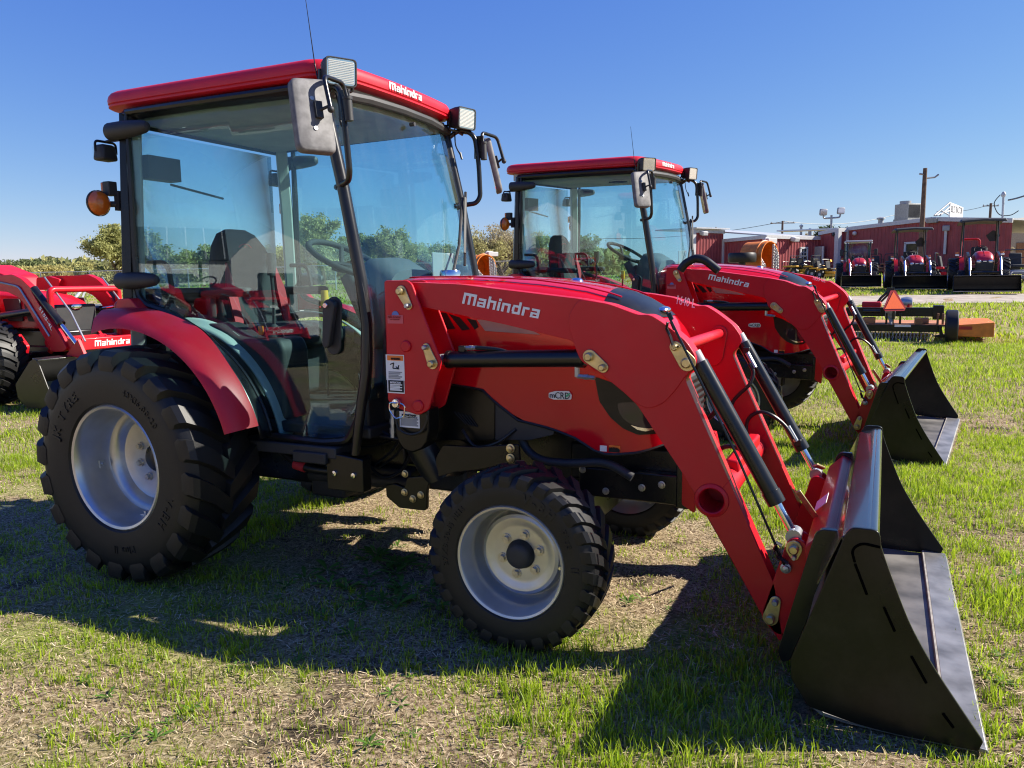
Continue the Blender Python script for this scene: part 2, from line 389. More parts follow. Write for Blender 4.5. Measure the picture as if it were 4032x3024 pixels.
def wheel_meshes():
    # rear
    t = tyre(.531, .188, .262, 20, .029, .95, -1)
    WM['rt'] = t.mesh('tyre', 30)
    m = MB(); m.lathe([(.262,-.150),(.279,-.160),(.283,-.168),(.277,-.174),(.266,-.170),(.258,-.158),(.252,-.135),(.247,-.100),(.243,-.060),(.241,-.020),(.236,-.010),(.218,-.006),(.206,.004),(.198,.020),(.190,.036),(.168,.046),(.120,.050),(.075,.050),(.062,.046),(.060,.060),(.08,.075),(.24,.09),(.25,.15),(.279,.168),(.262,.150)], n=72)
    WM['rr'] = m.mesh('rim', 30)
    m = MB(); m.lathe([(.001,.028),(.035,.028),(.05,.034),(.058,.05),(.06,.07),(.10,.10),(.10,.2)], n=24); WM['rh'] = m.mesh('hub')
    m = MB(); bolt(m, (0,0,0), .0125, .016); m.cyl((0,.004,0),(0,-.004,0),.019,12); WM['b'] = m.mesh('wheel_bolt')
    m = MB(); m.box((0,0,0),(.035,.028,.006)); bolt(m,(0,0,-.002),.008,.012,(0,0,-1)); WM['pad'] = m.mesh('clamp_pad')
    LET = []
    for i_, (tx, rd_, a_, sz, bo) in enumerate((('JK TYRE',.348,2.85,.058,.02),('43X16.00-20',.352,1.25,.040,.0),('V-BH',.348,-.25,.058,.02),('Plus II',.352,-1.25,.048,.0))):
        m = MB(); arc_text(m, tx, rd_, a_, sz, -.1885, bold=bo); WM['rl%d' % i_] = m.mesh('lettering')
    # front
    t = tyre(.335, .109, .196, 27, .0145, .75, -1)
    WM['ft'] = t.mesh('tyre', 30)
    m = MB(); m.lathe([(.196,-.086),(.206,-.092),(.209,-.097),(.205,-.102),(.197,-.099),(.192,-.090),(.190,-.070),(.183,-.058),(.178,-.020),(.174,.016),(.168,.030),(.163,.034),(.159,.028),(.156,.012),(.150,.000),(.138,-.006),(.125,-.004),(.112,.002),(.098,.004),(.06,.002),(.055,.003),(.055,.02),(.15,.05),(.185,.07),(.206,.098),(.196,.086)], n=72)
    WM['fr'] = m.mesh('rim', 30)
    m = MB(); m.lathe([(.001,-.036),(.018,-.036),(.034,-.034),(.044,-.028),(.049,-.018),(.052,.0),(.056,.006),(.056,.06),(.04,.2)], n=32); WM['fh'] = m.mesh('hub_cap')
    for i_, (tx, rd_, a_, sz, bo) in enumerate((('V-BH',.238,1.35,.046,.04),('Plus',.240,.62,.036,.01),('II',.240,.08,.036,.04),('27X8.50-15 NHS',.245,3.3,.028,.03))):
        m = MB(); arc_text(m, tx, rd_, a_, sz, -.1095, bold=bo); WM['fl%d' % i_] = m.mesh('lettering')
    m = MB(); m.cyl((0,0,0),(0,-.03,.0),.004,8); m.cyl((0,-.03,0),(0,-.038,0),.006,8); WM['vs'] = m.mesh('valve_stem')
    for k, mm in dict(rt='rubber',rr='rimsilver',rh='black',b='galvb',pad='rimsilver',ft='rubber',fr='rimsilver',fh='plastic',vs='chrome').items(): WM[k].materials.append(MAT[mm])
    for k in ('rl0','rl1','rl2','rl3','fl0','fl1','fl2','fl3'): WM[k].materials.append(MAT['rubber'])
wheel_meshes()
def inst(name, me, parent, loc=(0,0,0), rot=(0,0,0), sc=None):
    o = bpy.data.objects.new(name, me); col.objects.link(o); o.parent = parent; o.location = loc; o.rotation_euler = rot
    if sc: o.scale = (sc,)*3
    return o
def wheel(parent, kind, loc, side, spin=0., steer=0., sc=None, detail=True):
    # side -1: outer face towards -y
    k = 'r' if kind == 'rear' else 'f'
    o = inst(kind+'_wheel', WM[k+'r'], parent, loc, (0, 0, steer + (0 if side < 0 else math.pi)), sc)
    inst('tyre', WM[k+'t'], o, rot=(0, spin, 0))
    inst('hub', WM[k+'h'], o)
    if detail:
        for i in range(4): inst('lettering', WM[k+'l%d' % i], o)
        nb, rb, yb = (8, .105, .046) if k == 'r' else (6, .076, .003)
        for i in range(nb):
            a = 2*math.pi*i/nb+.3; inst('wheel_bolt', WM['b'], o, (rb*math.cos(a), yb, rb*math.sin(a)), (0, a, 0))
        if k == 'r':
            for i in range(4):
                a = 2*math.pi*i/4+.12+math.pi; inst('clamp_pad', WM['pad'], o, (.240*math.cos(a), -.05, .240*math.sin(a)), (0, math.pi/2-a, 0))
        else: inst('valve_stem', WM['vs'], o, (.17*math.cos(-.1), -.0, .17*math.sin(-.1)))
    return o
# ================================================================== compact cab tractor
def sm(t): t = max(0., min(1., t)); return t*t*(3-2*t)
def ys(x, z): return .5 + .05*(1.05-x) + .012*(2.1-z)
def UDo(k, x, y):
    yp = -.55
    for _ in range(6): p = U(k, x, y, yp); yp = -ys(p.x, p.z)
    return U(k, x, y, yp)
HX = [1.08,1.20,1.32,1.44,1.56,1.66,1.76,1.86,1.96,2.05,2.12,2.18,2.23,2.27,2.30,2.325,2.34]
HLOW = lambda x: float(np.interp(x, [1.08,1.394,1.551,1.606,1.714,1.858,1.961,2.048,2.097,2.216,2.297,2.34],[.90,.892,.877,.83,.759,.735,.703,.653,.645,.659,.688,.70]))
HTOP = lambda x: float(np.interp(x, [1.08,1.18,1.44,1.73,1.936,2.066,2.13,2.19,2.24,2.28,2.31,2.34],[1.346,1.350,1.347,1.331,1.304,1.272,1.247,1.213,1.172,1.12,1.06,.96]))
HW = lambda x: float(np.interp(x, [1.08,1.9,2.05,2.15,2.22,2.27,2.31,2.34],[.345,.345,.338,.322,.302,.278,.245,.20]))
def hsec(x, u):           # 0 lower edge .. 1 top centre
    zl, zt, hw = HLOW(x), HTOP(x), HW(x); zs = zl+(zt-zl)*.62
    if u < .45: return -hw, zl+(zs-zl)*(u/.45)
    a = (u-.45)/.55*math.pi/2; n = 2.7
    return -hw*abs(math.cos(a))**(2/n), zs+(zt-zs)*abs(math.sin(a))**(2/n)
def hside(x, z):
    zl, zt, hw = HLOW(x), HTOP(x), HW(x); zs = zl+(zt-zl)*.62
    if z <= zs: return hw
    q = min(1, (z-zs)/max(1e-4, zt-zs)); return hw*max(0, 1-q**2.7)**(1/2.7)
def skin(name, poly, material, parent, off=.0025, s=-1, cuts=3):
    bm = bmesh.new(); vs = [bm.verts.new((x, 0, z)) for x, z in poly]; bm.faces.new(vs)
    bmesh.ops.triangulate(bm, faces=bm.faces)
    for _ in range(cuts): bmesh.ops.subdivide_edges(bm, edges=[e for e in bm.edges if e.calc_length() > .025], cuts=1, use_grid_fill=False); bmesh.ops.triangulate(bm, faces=bm.faces)
    for v in bm.verts: v.co.y = s*(hside(v.co.x, v.co.z)+off)
    me = bpy.data.meshes.new(name); bm.to_mesh(me); bm.free(); me.shade_smooth(); me.materials.append(MAT[material])
    o = bpy.data.objects.new(name, me); col.objects.link(o); o.parent = parent; return o

def link_plate(parent, p, q, r0, r1, y, s, name='pin_plate'):
    m = MB(); m.prism(capsule(p, q, r0, r1), s*y, s*(y+.007))
    o = m.build(name, 'zinc', parent, bevel=.0015)
    for c, r in ((p, r0*.62), (q, r1*.62)):
        m = MB(); m.lathe([(.0001,-s*-.022),(r*.7,s*.022),(r,s*.017),(r,0)], c=(c[0], s*(y+.007), c[1]), n=18); m.build('pin', 'zinc' if r > .012 else 'silver', o, ang=30)
    return o

def compact_tractor():
    T = empty('tractor')
    # ---------- wheels
    rc, fc, WB = .730, .688, 1.877
    wheel(T, 'rear', (0, -rc, .525), -1, .05); wheel(T, 'rear', (0, rc, .525), 1, .1)
    wheel(T, 'front', (WB, -fc, .33), -1, .02, .015); wheel(T, 'front', (WB, fc, .33), 1, .1, .015)
    # ---------- chassis
    m = MB(); m.box((.15,0,.52),(.75,.42,.36)); m.box((.75,0,.52),(.6,.36,.30)); m.box((1.5,0,.60),(1.3,.30,.26)); m.cyl((0,-.62,.525),(0,.62,.525),.085,20); m.cyl((0,-.5,.525),(0,.5,.525),.13,20)
    m.box((1.75,0,.80),(.9,.5,.22)); m.box((2.12,0,.57),(.5,.34,.16))
    m.build('chassis', 'black', T, bevel=.012)
    m = MB(); m.box((WB,0,.335),(.14,1.0,.13)); m.cyl((WB,-.6,.33),(WB,.6,.33),.06,16); m.box((WB,-.5,.36),(.16,.1,.22)); m.box((WB,.5,.36),(.16,.1,.22)); m.cyl((WB-.1,-.5,.33),(WB-.1,.5,.33),.016,10)
    m.build('front_axle', 'black', T, bevel=.008)
    m = MB(); m.box((2.16,-.2,.50),(.46,.05,.12)); m.box((2.16,.2,.50),(.46,.05,.12)); m.box((2.36,0,.53),(.05,.46,.20)); m.build('front_frame', 'black', T, bevel=.006)
    # engine side panels seen under the hood
    m = MB(); m.prism(round_poly(PZ('p', [(700,30),(830,25),(960,70),(1025,125),(1025,370),(640,370),(630,180)], -.315), .01), -.315, -.29); m.build('engine_side_panel', 'bucketblack', T, bevel=.003)
    m = MB(); m.prism(round_poly(PZ('p', [(1026,125),(1090,160),(1170,240),(1300,280),(1395,300),(1390,335),(1240,370),(1026,368)], -.34), .008), -.34, -.30); m.build('engine_side_cover', 'plastic', T, bevel=.012, seg=3)
    for i in range(5):
        p = U('p', 770+i*24, 190+i*6, -.318); q = U('p', 845+i*18, 270+i*4, -.318); m = MB(); m.cyl(p, q, .0035, 6); m.build('vent_slot', 'labelink', T)
    m = MB(); m.tube(fillet([U('p',1180,340,-.31),U('p',1235,450,-.31),U('p',1330,500,-.32),U('p',1500,515,-.32),U('p',1720,500,-.32),U('p',1880,600,-.32)], .08), .0175, 14); m.build('exhaust_pipe', 'plastic', T)
    m = MB(); m.tube(bez([U('p',620,380,-.2),U('p',760,340,-.2),U('p',900,400,-.2)]), .011, 8); m.tube(bez([U('p',20,400,-.3),U('p',240,410,-.3),U('p',380,370,-.3)]), .006, 6); m.tube(bez([U('p',280,520,-.38),U('p',380,440,-.38),U('p',430,370,-.4)]), .006, 6); m.tube(bez([U('p',300,540,-.36),U('p',400,470,-.38),U('p',470,390,-.4)]), .006, 6); m.build('hydraulic_hose', 'rubberhi', T)
    m = MB(); m.tube(bez([(.55,-.45,.56),(.68,-.46,.50),(.85,-.45,.49),(1.0,-.42,.52)]), .020, 10); m.tube(bez([(.5,-.40,.58),(.66,-.42,.53),(.85,-.42,.52),(1.0,-.38,.55)]), .016, 10); m.build('corrugated_hose', 'rubberhi', T)
    for i_, (a_, b_, r_, mm) in enumerate((((.80,-.44,.50),(.90,-.44,.495),.012,'silver'),((.90,-.44,.495),(.96,-.44,.50),.016,'silver'),((.64,-.46,.505),(.70,-.46,.495),.024,'seatred'),((1.02,-.40,.66),(1.30,-.40,.64),.010,'rubberhi'),((1.0,-.38,.70),(1.25,-.39,.60),.009,'rubberhi'))):
        m = MB(); m.cyl(a_, b_, r_, 10); m.build('hose_fitting', mm, T)
    for (bx, bz) in ((.42,.46),(.55,.62),(.70,.40),(1.16,.55),(1.55,.60),(1.62,.52),(1.95,.55),(2.05,.47),(2.2,.50),(2.28,.52)):
        m = MB(); m.lathe([(.0001,-.012),(.009,-.011),(.011,-.004),(.015,-.003),(.015,0)], c=(bx, -.232 if bx > 1.9 else (-.215 if bx < .8 else -.182), bz), n=10); m.build('casting_bolt', 'galvb', T)
    m = MB(); m.box((.95,-.20,.42),(.34,.10,.10)); m.box((.66,-.2,.36),(.20,.14,.12)); m.cyl((.55,-.26,.40),(1.20,-.26,.42),.028,12); m.box((1.28,-.15,.45),(.22,.12,.14)); m.build('transmission_casting', 'casting', T, bevel=.015)
    m = MB(); m.tube(bez([(.98,-.36,.50),(1.06,-.36,.46),(1.14,-.34,.50),(1.20,-.34,.60)]), .008, 8); m.build('hydraulic_hose', 'rubberhi', T); m = MB(); m.tube(bez([(1.45,-.34,.70),(1.52,-.36,.64),(1.62,-.36,.66),(1.70,-.34,.72)]), .007, 8); m.build('hydraulic_hose', 'rubberhi', T)
    # step, brackets under the cab
    for s in (-1, 1):
        m = MB(); m.prism(round_poly([(.90,.44),(1.09,.44),(1.09,.585),(.93,.60),(.90,.57)], .008), s*.50, s*.56)
        o = m.build('step_bracket', 'bucketblack', T, bevel=.004)
        for bx in (.945, 1.045):
            m = MB(); m.lathe([(.0001,s*.012),(.011,s*.010),(.013,0)], c=(bx, s*.56, .515), n=12); m.build('bolt', 'chrome', o)
        m = MB(); m.box((.68,s*.50,.60),(.55,.13,.05)); m.box((.82,s*.53,.575),(.18,.1,.05)); m.build('step', 'plastic', T, bevel=.006)
    # ---------- hood
    m = MB(); nu = 24
    rings = []
    for x in HX:
        half = [hsec(x, u/nu) for u in range(nu+1)]
        rings.append([(x, y, z) for y, z in half]+[(x, -y, z) for y, z in reversed(half[:-1])])
    m.loft(rings, closed=False, cap0=False, cap1=True)
    hood = m.build('hood', 'redgloss', T, ang=50)
    for s in (-1, 1):    # raised swage lines on the hood top
        m = MB(); m.tube([(x, s*.20*(HW(x)/.345), HTOP(x)-.004*0+ (hsec(x, .86)[1]-HTOP(x))*.0 - .0055) for x in np.linspace(1.12, 2.1, 20)], .006, 8, flat=.6); m.build('swage_line', 'redgloss', hood)
    m = MB(); m.tube([(x, -HW(x)-.001, HLOW(x)) for x in np.linspace(1.15, 2.32, 30)], .006, 6); m.build('edge_seal', 'rubberhi', hood)
    # dark decals on the flank and the dark band on the nose
    for poly in ([(530,385),(610,395),(670,500),(575,505)], [(625,400),(700,425),(770,505),(715,512)], [(745,430),(810,445),(825,490),(800,505)]):
        skin('flank_decal', PZ('d', poly, -.345), 'labelink', hood)
    skin('flank_band', PZ('d', [(815,440),(850,440),(1000,470),(1200,520),(1240,540),(870,515)], -.345), 'greypaint', hood)
    bp = [(1.99,.07),(2.06,.24),(2.13,.235),(2.20,.20),(2.235,.10),(2.24,0),(2.235,-.10),(2.20,-.20),(2.13,-.235),(2.06,-.24),(1.99,-.07)]
    m = MB()
    def bandpt(u, v):
        yy = -1+2*v; x0 = 2.02+.03*abs(yy); x1 = 2.245-.03*abs(yy)**2; x = x0+(x1-x0)*u; hw = HW(x)*.80; y = yy*hw
        zl, zt, h = HLOW(x), HTOP(x), HW(x); zs = zl+(zt-zl)*.62; q = max(0, 1-abs(y/h)**2.7)**(1/2.7); return (x, y, zs+(zt-zs)*q+.003)
    m.grid(bandpt, 14, 24); m.build('nose_band', 'bucketblack', hood)
    m = MB(); m.ball((2.222,0,1.195), (.026,.05,.016)); m.build('nose_emblem', 'chrome', hood)
    m = MB(); m.lathe([(.0001,.022),(.018,.02),(.028,.012),(.032,0)], c=(1.80,.10,HTOP(1.8)-.012), n=20, axis='z'); m.build('hood_badge', 'chrome', hood)
    m = MB(); m.lathe([(.0001,.03),(.045,.028),(.05,.018),(.05,0)], c=(1.20,.02,HTOP(1.2)-.003), n=28, axis='z'); m.build('filler_cap', 'chrome', T)
    # headlamp surround, lamp mesh
    for s in (-1, 1):
        o = skin('headlamp_surround', round_poly(PZ('d', [(1620,815),(1650,980),(1720,1090),(1800,1165),(1890,1212),(2000,1215),(2060,1160),(2000,1020),(1850,930),(1740,860)], -.31), .01), 'bucketblack', T, off=.003, s=s)
        h = skin('headlamp', round_poly(PZ('d', [(1760,990),(1785,1080),(1850,1140),(1950,1172),(2000,1165),(1960,1040),(1880,990)], -.31), .02), 'darkglass', T, off=.007, s=s)
        skin('headlamp_rim', PZ('d', [(1850,1142),(1900,1160),(1960,1172),(2000,1168),(2000,1182),(1940,1190),(1890,1175)], -.31), 'chrome', h, off=.010, s=s, cuts=1)
        for i in range(8):
            for j in range(6):
                x, z = 2.125+.012*i+.006*(j % 2), .765+.013*j+.0*i
                if z < .76+.5*(x-2.12)-.0 or z > .84 : continue
    # grille on the nose
    m = MB(); m.box((2.345,0,.83),(.02,.36,.22)); g = m.build('grille', 'plastic', T, bevel=.01)
    for i in range(7): m = MB(); m.box((2.357,0,.75+i*.027),(.01,.34,.010)); m.build('grille_bar', 'black', g)
    # badges on the flank
    p = [U('d', x, y, -.349) for x, y in ((1296,930),(1340,918),(1430,918),(1450,945),(1445,975),(1330,975),(1296,962))]
    m = MB(); m.prism(round_poly([(q.x, q.z) for q in p], .004), -.352, -.348); bd = m.build('engine_badge', 'label', hood)
    m = MB(); a = U('d', 1302, 962, -.352); text_on(m, 'm', a, (1,0,.0), (0,0,1), .022, .014, off=.0015, bold=.01); m.build('lettering', 'labelink', bd); m = MB(); text_on(m, 'CRD', U('d',1338,968,-.352), (1,0,0), (0,0,1), .062, .026, off=.0015, bold=.0); m.build('lettering', 'labelink', bd)
    m = MB(); q = U('d', 1425, 945, -.353); m.prism(capsule((q.x-.006,q.z-.004),(q.x+.006,q.z+.006),.004,.003), -.3555, -.3545); m.build('leaf_mark', 'palegreen', bd)
    for (x0,y0,x1,y1,mm) in ((1638,1285,1684,1320,'label'),(1684,1288,1770,1306,'orangelabel'),(1684,1306,1766,1326,'labelink')):
        a, b = U('d', x0, y1, -.335), U('d', x1, y0, -.335); xm = (a.x+b.x)/2; yh = HW(xm)
        m = MB(); m.box((xm, -yh-.002, (a.z+b.z)/2), (b.x-a.x, .002, b.z-a.z)); m.build('caution_sticker', mm, hood)
    a = U('d', 1700, 1303, -.335); m = MB(); text_on(m, 'CAUTION', (a.x, -HW(a.x)-.003, a.z), (1,0,0), (0,0,1), .035, .006, bold=.02); m.build('lettering', 'labelink', hood)
    # front red bumper bracket
    for s in (-1, 1):
        m = MB(); m.prism(round_poly([(2.36,.45),(2.41,.42),(2.42,.58),(2.40,.66),(2.36,.66)], .006), s*.20, s*.235); m.build('bumper_bracket', 'red', T, bevel=.004)
    # ---------- cab floor, cowl, roof
    m = MB(); m.box((.45,0,.68),(1.25,.96,.05)); m.box((1.03,0,.78),(.04,.9,.2)); m.build('cab_floor', 'plastic', T, bevel=.01)
    m = MB(); m.prism([(1.02,.70),(1.17,.70),(1.15,1.26),(1.06,1.26)], -.33, .33); m.build('cowl', 'plastic', T, bevel=.02)
    def outline(ins, n=10):
        x0, x1, hy, r = -.372+ins, .955-ins, .545-ins, max(.02, .10-ins*.5); pts = []
        for cx, cy, a0 in ((x1-r, hy-r, 0), (x0+r, hy-r, 90), (x0+r, -hy+r, 180), (x1-r, -hy+r, 270)):
            for k in range(n+1):
                a = R(a0+90*k/n); pts.append([cx+r*math.cos(a), cy+r*math.sin(a)])
        res = []
        N = len(pts)
        for i in range(N):          # subdivide straight runs so that the front can bow
            a, b = pts[i], pts[(i+1) % N]; d = math.hypot(b[0]-a[0], b[1]-a[1]); kk = 12 if i % (n+1) == n else 1
            for k in range(kk): t = k/kk; res.append([a[0]+(b[0]-a[0])*t, a[1]+(b[1]-a[1])*t])
        for p in res: p[0] += .035*max(0, (p[0]-.3)/.65)*(1-(p[1]/.55)**2); p[1] *= 1-.02*max(0, (p[0]-.0))
        return res
    m = MB(); prof = [(.09,2.128),(.05,2.125),(.012,2.130),(.0,2.139),(.0,2.147),(.004,2.150),(.004,2.153),(-.002,2.158),(-.003,2.178),(.001,2.200),(.010,2.217),(.026,2.229),(.06,2.237),(.12,2.245),(.22,2.252),(.34,2.256),(.44,2.257)]
    def rz(x, y): return 0
    m.loft([[(x, y, 2.15+(z-2.125)*.80) for x, y in outline(i)] for i, z in prof]); roof = m.build('roof', 'redm', T, ang=35)
    m = MB(); logo_on(m, (.9985,-.125,2.181), (0.0,1,0), (-.08,0,1), .27, .036, off=.0)
    me = m
    me.v = [(.958+.035*(1-(v[1]/.55)**2)*.98+(v[0]-.9985)+.0035+(.0 if v[2] < 2.205 else -.002), v[1], v[2]) for v in me.v]
    me.build('lettering', 'label', roof)
    m = MB(); m.loft([[(x, y, z) for x, y in outline(i)] for i, z in ((.05,2.152),(.05,2.095),(.10,2.080),(.30,2.085),(.45,2.10))]); m.build('headliner', ['greylinen'], T, ang=40)
    m = MB(); m.prism(round_poly([(.52,-.06),(.62,0),(.52,.06),(.42,0)], .02), 2.070, 2.082, axis='z'); m.build('dome_lamp', 'plastic', T)
    # ---------- cab posts
    fr = 'plastic'
    for s in (-1, 1):
        m = MB(); m.tube([(.905,s*.495,2.13),(1.0,s*.498,1.72),(1.075,s*.50,1.33),(1.098,s*.505,1.15),(1.095,s*.52,.95),(1.07,s*.535,.78),(1.04,s*.54,.60)], [.026,.026,.026,.024,.022,.022,.02], 12); m.build('front_post', 'black', T)
        m = MB(); m.tube([(-.215,s*.535,2.12),(-.215,s*.56,1.75),(-.22,s*.585,1.30),(-.225,s*.59,1.12)], .030, 4); m.build('rear_post', 'black', T, bevel=.004)
        m = MB(); m.tube([(-.20,s*.50,2.12),(-.20,s*.52,1.75),(-.21,s*.54,1.30),(-.22,s*.55,1.0)], .045, 4); m.build('rear_post_trim', 'palegrey', T, bevel=.008)
        m = MB(); m.tube([(-.22,s*.53,2.115),(.3,s*.52,2.12),(.91,s*.495,2.12)], .03, 4); m.build('roof_rail', 'black', T, bevel=.004)
    m = MB(); m.tube([(-.23,-.55,1.28),(-.23,.55,1.28)], .03, 4); m.tube([(-.22,-.53,2.10),(-.22,.53,2.10)], .035, 4); m.box((-.24,0,.95),(.03,1.05,.62)); m.build('rear_wall', 'black', T, bevel=.005)
    m = MB(); m.tube([(.93,-.495,2.10),(.965,-.25,2.11),(.975,0,2.112),(.965,.25,2.11),(.93,.495,2.10)], .022, 8); m.build('windscreen_header', 'plastic', T)
    # ---------- glass
    def pane(fn, name, nu=10, nv=10, parent=T, thick=.005):
        m = MB(); m.grid(fn, nu, nv); return m.build(name, 'glass', parent, solid=thick, ang=60)
    def ws(u, v):
        z = 2.11-u*1.28; xe = float(np.interp(z, [.80,.95,1.15,1.33,1.72,2.13], [1.085,1.105,1.108,1.085,1.01,.915])); y = -.49+.98*v
        return (xe+.055*(1-(y/.5)**2)*(1 if z > 1.1 else .6), y, z)
    wsc = pane(ws, 'windscreen', 16, 16)
    pane(lambda u, v: (-.245+.0*u, -.46+.92*v, 2.06-u*.76), 'rear_window', 2, 2)
    dpx = [(275,243),(480,212),(688,183),(715,300),(748,450),(784,630),(795,700),(797,780),(790,850),(772,910),(752,952),(700,955),(580,941),(562,915),(540,868),(500,790),(470,750),(435,718),(380,683),(345,668),(318,660),(300,640),(292,560),(284,400)]
    dp = [UDo('o', x, y) for x, y in dpx]
    dp = fillet(dp+[dp[0]], .03, 3)[:-1]
    for s in (-1, 1):
        P = [Vector((p.x, p.y*(-s), p.z)) for p in dp]
        # glass: fan over the outline, pulled to the side surface
        bm = bmesh.new(); bv = [bm.verts.new((p.x, 0, p.z)) for p in P]; bm.faces.new(bv); bmesh.ops.triangulate(bm, faces=bm.faces)
        for _ in range(3): bmesh.ops.subdivide_edges(bm, edges=[e for e in bm.edges if e.calc_length() > .15], cuts=1); bmesh.ops.triangulate(bm, faces=bm.faces)
        for v in bm.verts: v.co.y = s*ys(v.co.x, v.co.z)
        bmesh.ops.recalc_face_normals(bm, faces=bm.faces)
        gm = bpy.data.meshes.new('door_glass'); bm.to_mesh(gm); bm.free(); gm.shade_smooth(); gm.materials.append(MAT['glass'])
        m = MB(); m.tube(P, .017, 8, closed=True, flat=1.0); door = m.build('door', 'black', T)
        go = bpy.data.objects.new('door_glass', gm); col.objects.link(go); go.parent = door
        md = go.modifiers.new('solid', 'SOLIDIFY'); md.thickness = .005; md.offset = 0
        yh = s*(ys(.98,.95)+.02)
        hp = [U('n', x, y, -.535) for x, y in ((1500,655),(1490,800),(1480,940))]
        m = MB(); m.prism(capsule((hp[0].x, hp[0].z), (hp[2].x+.012, hp[2].z-.004), .040, .036, 12), s*.525, s*.535); hb = m.build('handle_plate', 'plastic', door, bevel=.004)
        m = MB(); m.prism(capsule((hp[0].x, hp[0].z), (hp[2].x, hp[2].z+.01), .030, .018, 12), s*.545, s*.572); m.box((hp[0].x, s*.54, hp[0].z), (.04,.03,.04)); m.build('door_handle', 'plastic', door, bevel=.006, seg=3)
        m = MB(); m.lathe([(.0001,s*.012),(.010,s*.012),(.012,s*.008),(.012,0)], c=(hp[0].x-.008, s*.572, hp[0].z+.004), n=16); m.build('lock_cylinder', 'chrome', door)
        # hinges: black tapered pods at the rear post
        for hz in (2.035, 1.345):
            y0 = ys(-.2, hz)+.022
            m = MB(); rr = []
            for t, q in ((0,1.02),(.004,1.06),(.09,1.06),(.15,.98),(.20,.86),(.235,.72),(.250,.52),(.256,.2)):
                rr.append([(-.262+t, s*(y0+.034*q*math.cos(a)), hz+.038*q*math.sin(a)+.010*t) for a in [2*math.pi*k/16 for k in range(16)]])
            m.loft(rr); m.build('hinge_pod', 'plastic', T, ang=35)
        # grab handle inside the rear corner
        m = MB(); m.tube(fillet([(-.17,s*.50,1.43),(-.04,s*.50,1.43),(-.02,s*.50,1.28)], .05), .012, 8); m.build('grab_handle', 'plastic', T)
    # wiper
    m = MB(); a, b = Vector((1.160,.10,1.33)), Vector((1.085,.36,1.74)); k = Vector((1.140,.22,1.50))
    m.tube([a, k, b], .008, 8); m.tube([b+Vector((.014,.01,.03)), k+Vector((.012,.03,-.10))], .007, 6); m.tube([b+Vector((.02,.0,.0)), k+Vector((.02,.02,-.04))], .012, 4, flat=.4); m.cyl(a+Vector((-.02,0,0)), a+Vector((.02,0,0)), .022, 12); m.build('wiper', 'plastic', T)
    m = MB(); m.box((1.105,.12,1.36),(.006,.20,.20)); w = m.build('wiper_plate', 'greypaint', T, bevel=.02)
    for by in (.07,.17):
        m = MB(); m.lathe([(.0001,.012),(.008,.010),(.010,0)], c=(1.108,by,1.32), n=10, axis='x'); m.build('bolt', 'chrome', w)
    m = MB(); m.tube([(-.27,-.25,1.83),(-.27,.1,1.79)], .007, 6); m.box((-.19,-.38,1.885),(.08,.19,.11)); m.build('rear_wiper', 'plastic', T, bevel=.035, seg=4)
    m = MB(); m.cyl((1.005,.02,2.05),(1.03,.02,2.05),.010,10); m.build('washer_nozzle', 'plastic', T)
    # ---------- interior
    seat = empty('driver_seat'); seat.parent = T
    m = MB(); rr = []
    for z, x, hy, th in ((1.04,.02,.235,.055),(1.15,-.005,.245,.06),(1.30,-.035,.24,.055),(1.42,-.06,.215,.05),(1.52,-.08,.175,.045),(1.585,-.095,.12,.038),(1.61,-.10,.06,.025)):
        rr.append([(x+th*math.copysign(abs(math.cos(a))**.6, math.cos(a)), hy*math.copysign(abs(math.sin(a))**.5, math.sin(a)), z) for a in [2*math.pi*k/28 for k in range(28)]])
    m.loft(rr); bk = m.build('backrest', 'seat', seat, ang=60)
    for s in (-1, 1):
        m = MB(); m.prism(round_poly([(s*.15,1.12),(s*.205,1.12),(s*.212,1.30),(s*.172,1.44),(s*.150,1.30)], .015), -.0, .012, axis='x')
        for i, v in enumerate(m.v): m.v[i] = (v[0]+.062+.02-.23*(v[2]-1.04), v[1], v[2])
        m.build('backrest_stripe', 'seatred', seat)
    m = MB(); m.lathe([(.030,-.004),(.036,-.004),(.036,.004),(.030,.004)], n=24, axis='x', closed=True); m.prism([(-.018,-.02),(-.005,.02),(.004,.02),(.016,-.02),(.008,-.02),(0,.008),(-.01,-.02)], -.004, .004, axis='x')
    m.v = [(v[0]-.038, v[1]*1.5, v[2]+1.50) for v in m.v]; m.build('backrest_emblem', 'seatred', seat)
    m = MB(); rr = []
    for x, hy, th in ((.0,.22,.05),(.1,.24,.065),(.3,.245,.07),(.42,.22,.06),(.46,.18,.03)):
        rr.append([(x, hy*math.copysign(abs(math.cos(a))**.5, math.cos(a)), 1.06+th*math.copysign(abs(math.sin(a))**.7, math.sin(a))) for a in [2*math.pi*k/24 for k in range(24)]])
    m.loft(rr); m.build('seat_cushion', 'seat', seat, ang=60)
    m = MB(); m.box((.18,0,.88),(.34,.34,.26)); m.build('seat_base', 'plastic', seat, bevel=.03)
    for s in (-1, 1):
        m = MB(); m.box((.10,s*.285,1.285),(.32,.06,.045)); m.box((-.02,s*.27,1.22),(.05,.04,.14)); m.build('armrest', 'seat', seat, bevel=.018, seg=3)
    m = MB(); a = R(28); c = Vector((.62,0,1.44))
    m.tube([c+Vector((.19*math.cos(t)*math.cos(a), .19*math.sin(t), -.19*math.cos(t)*math.sin(a)))*1.0*1 + Vector((0,0,0)) for t in [2*math.pi*k/40 for k in range(40)]], .015, 10, closed=True)
    st = m.build('steering_wheel', 'seat', T)
    m = MB()
    for t in (.3, 2.4, -1.6): m.tube([c+Vector((-.03,0,-.05)), c+Vector((.19*math.cos(t)*math.cos(a), .19*math.sin(t), -.19*math.cos(t)*math.sin(a)))], .012, 8)
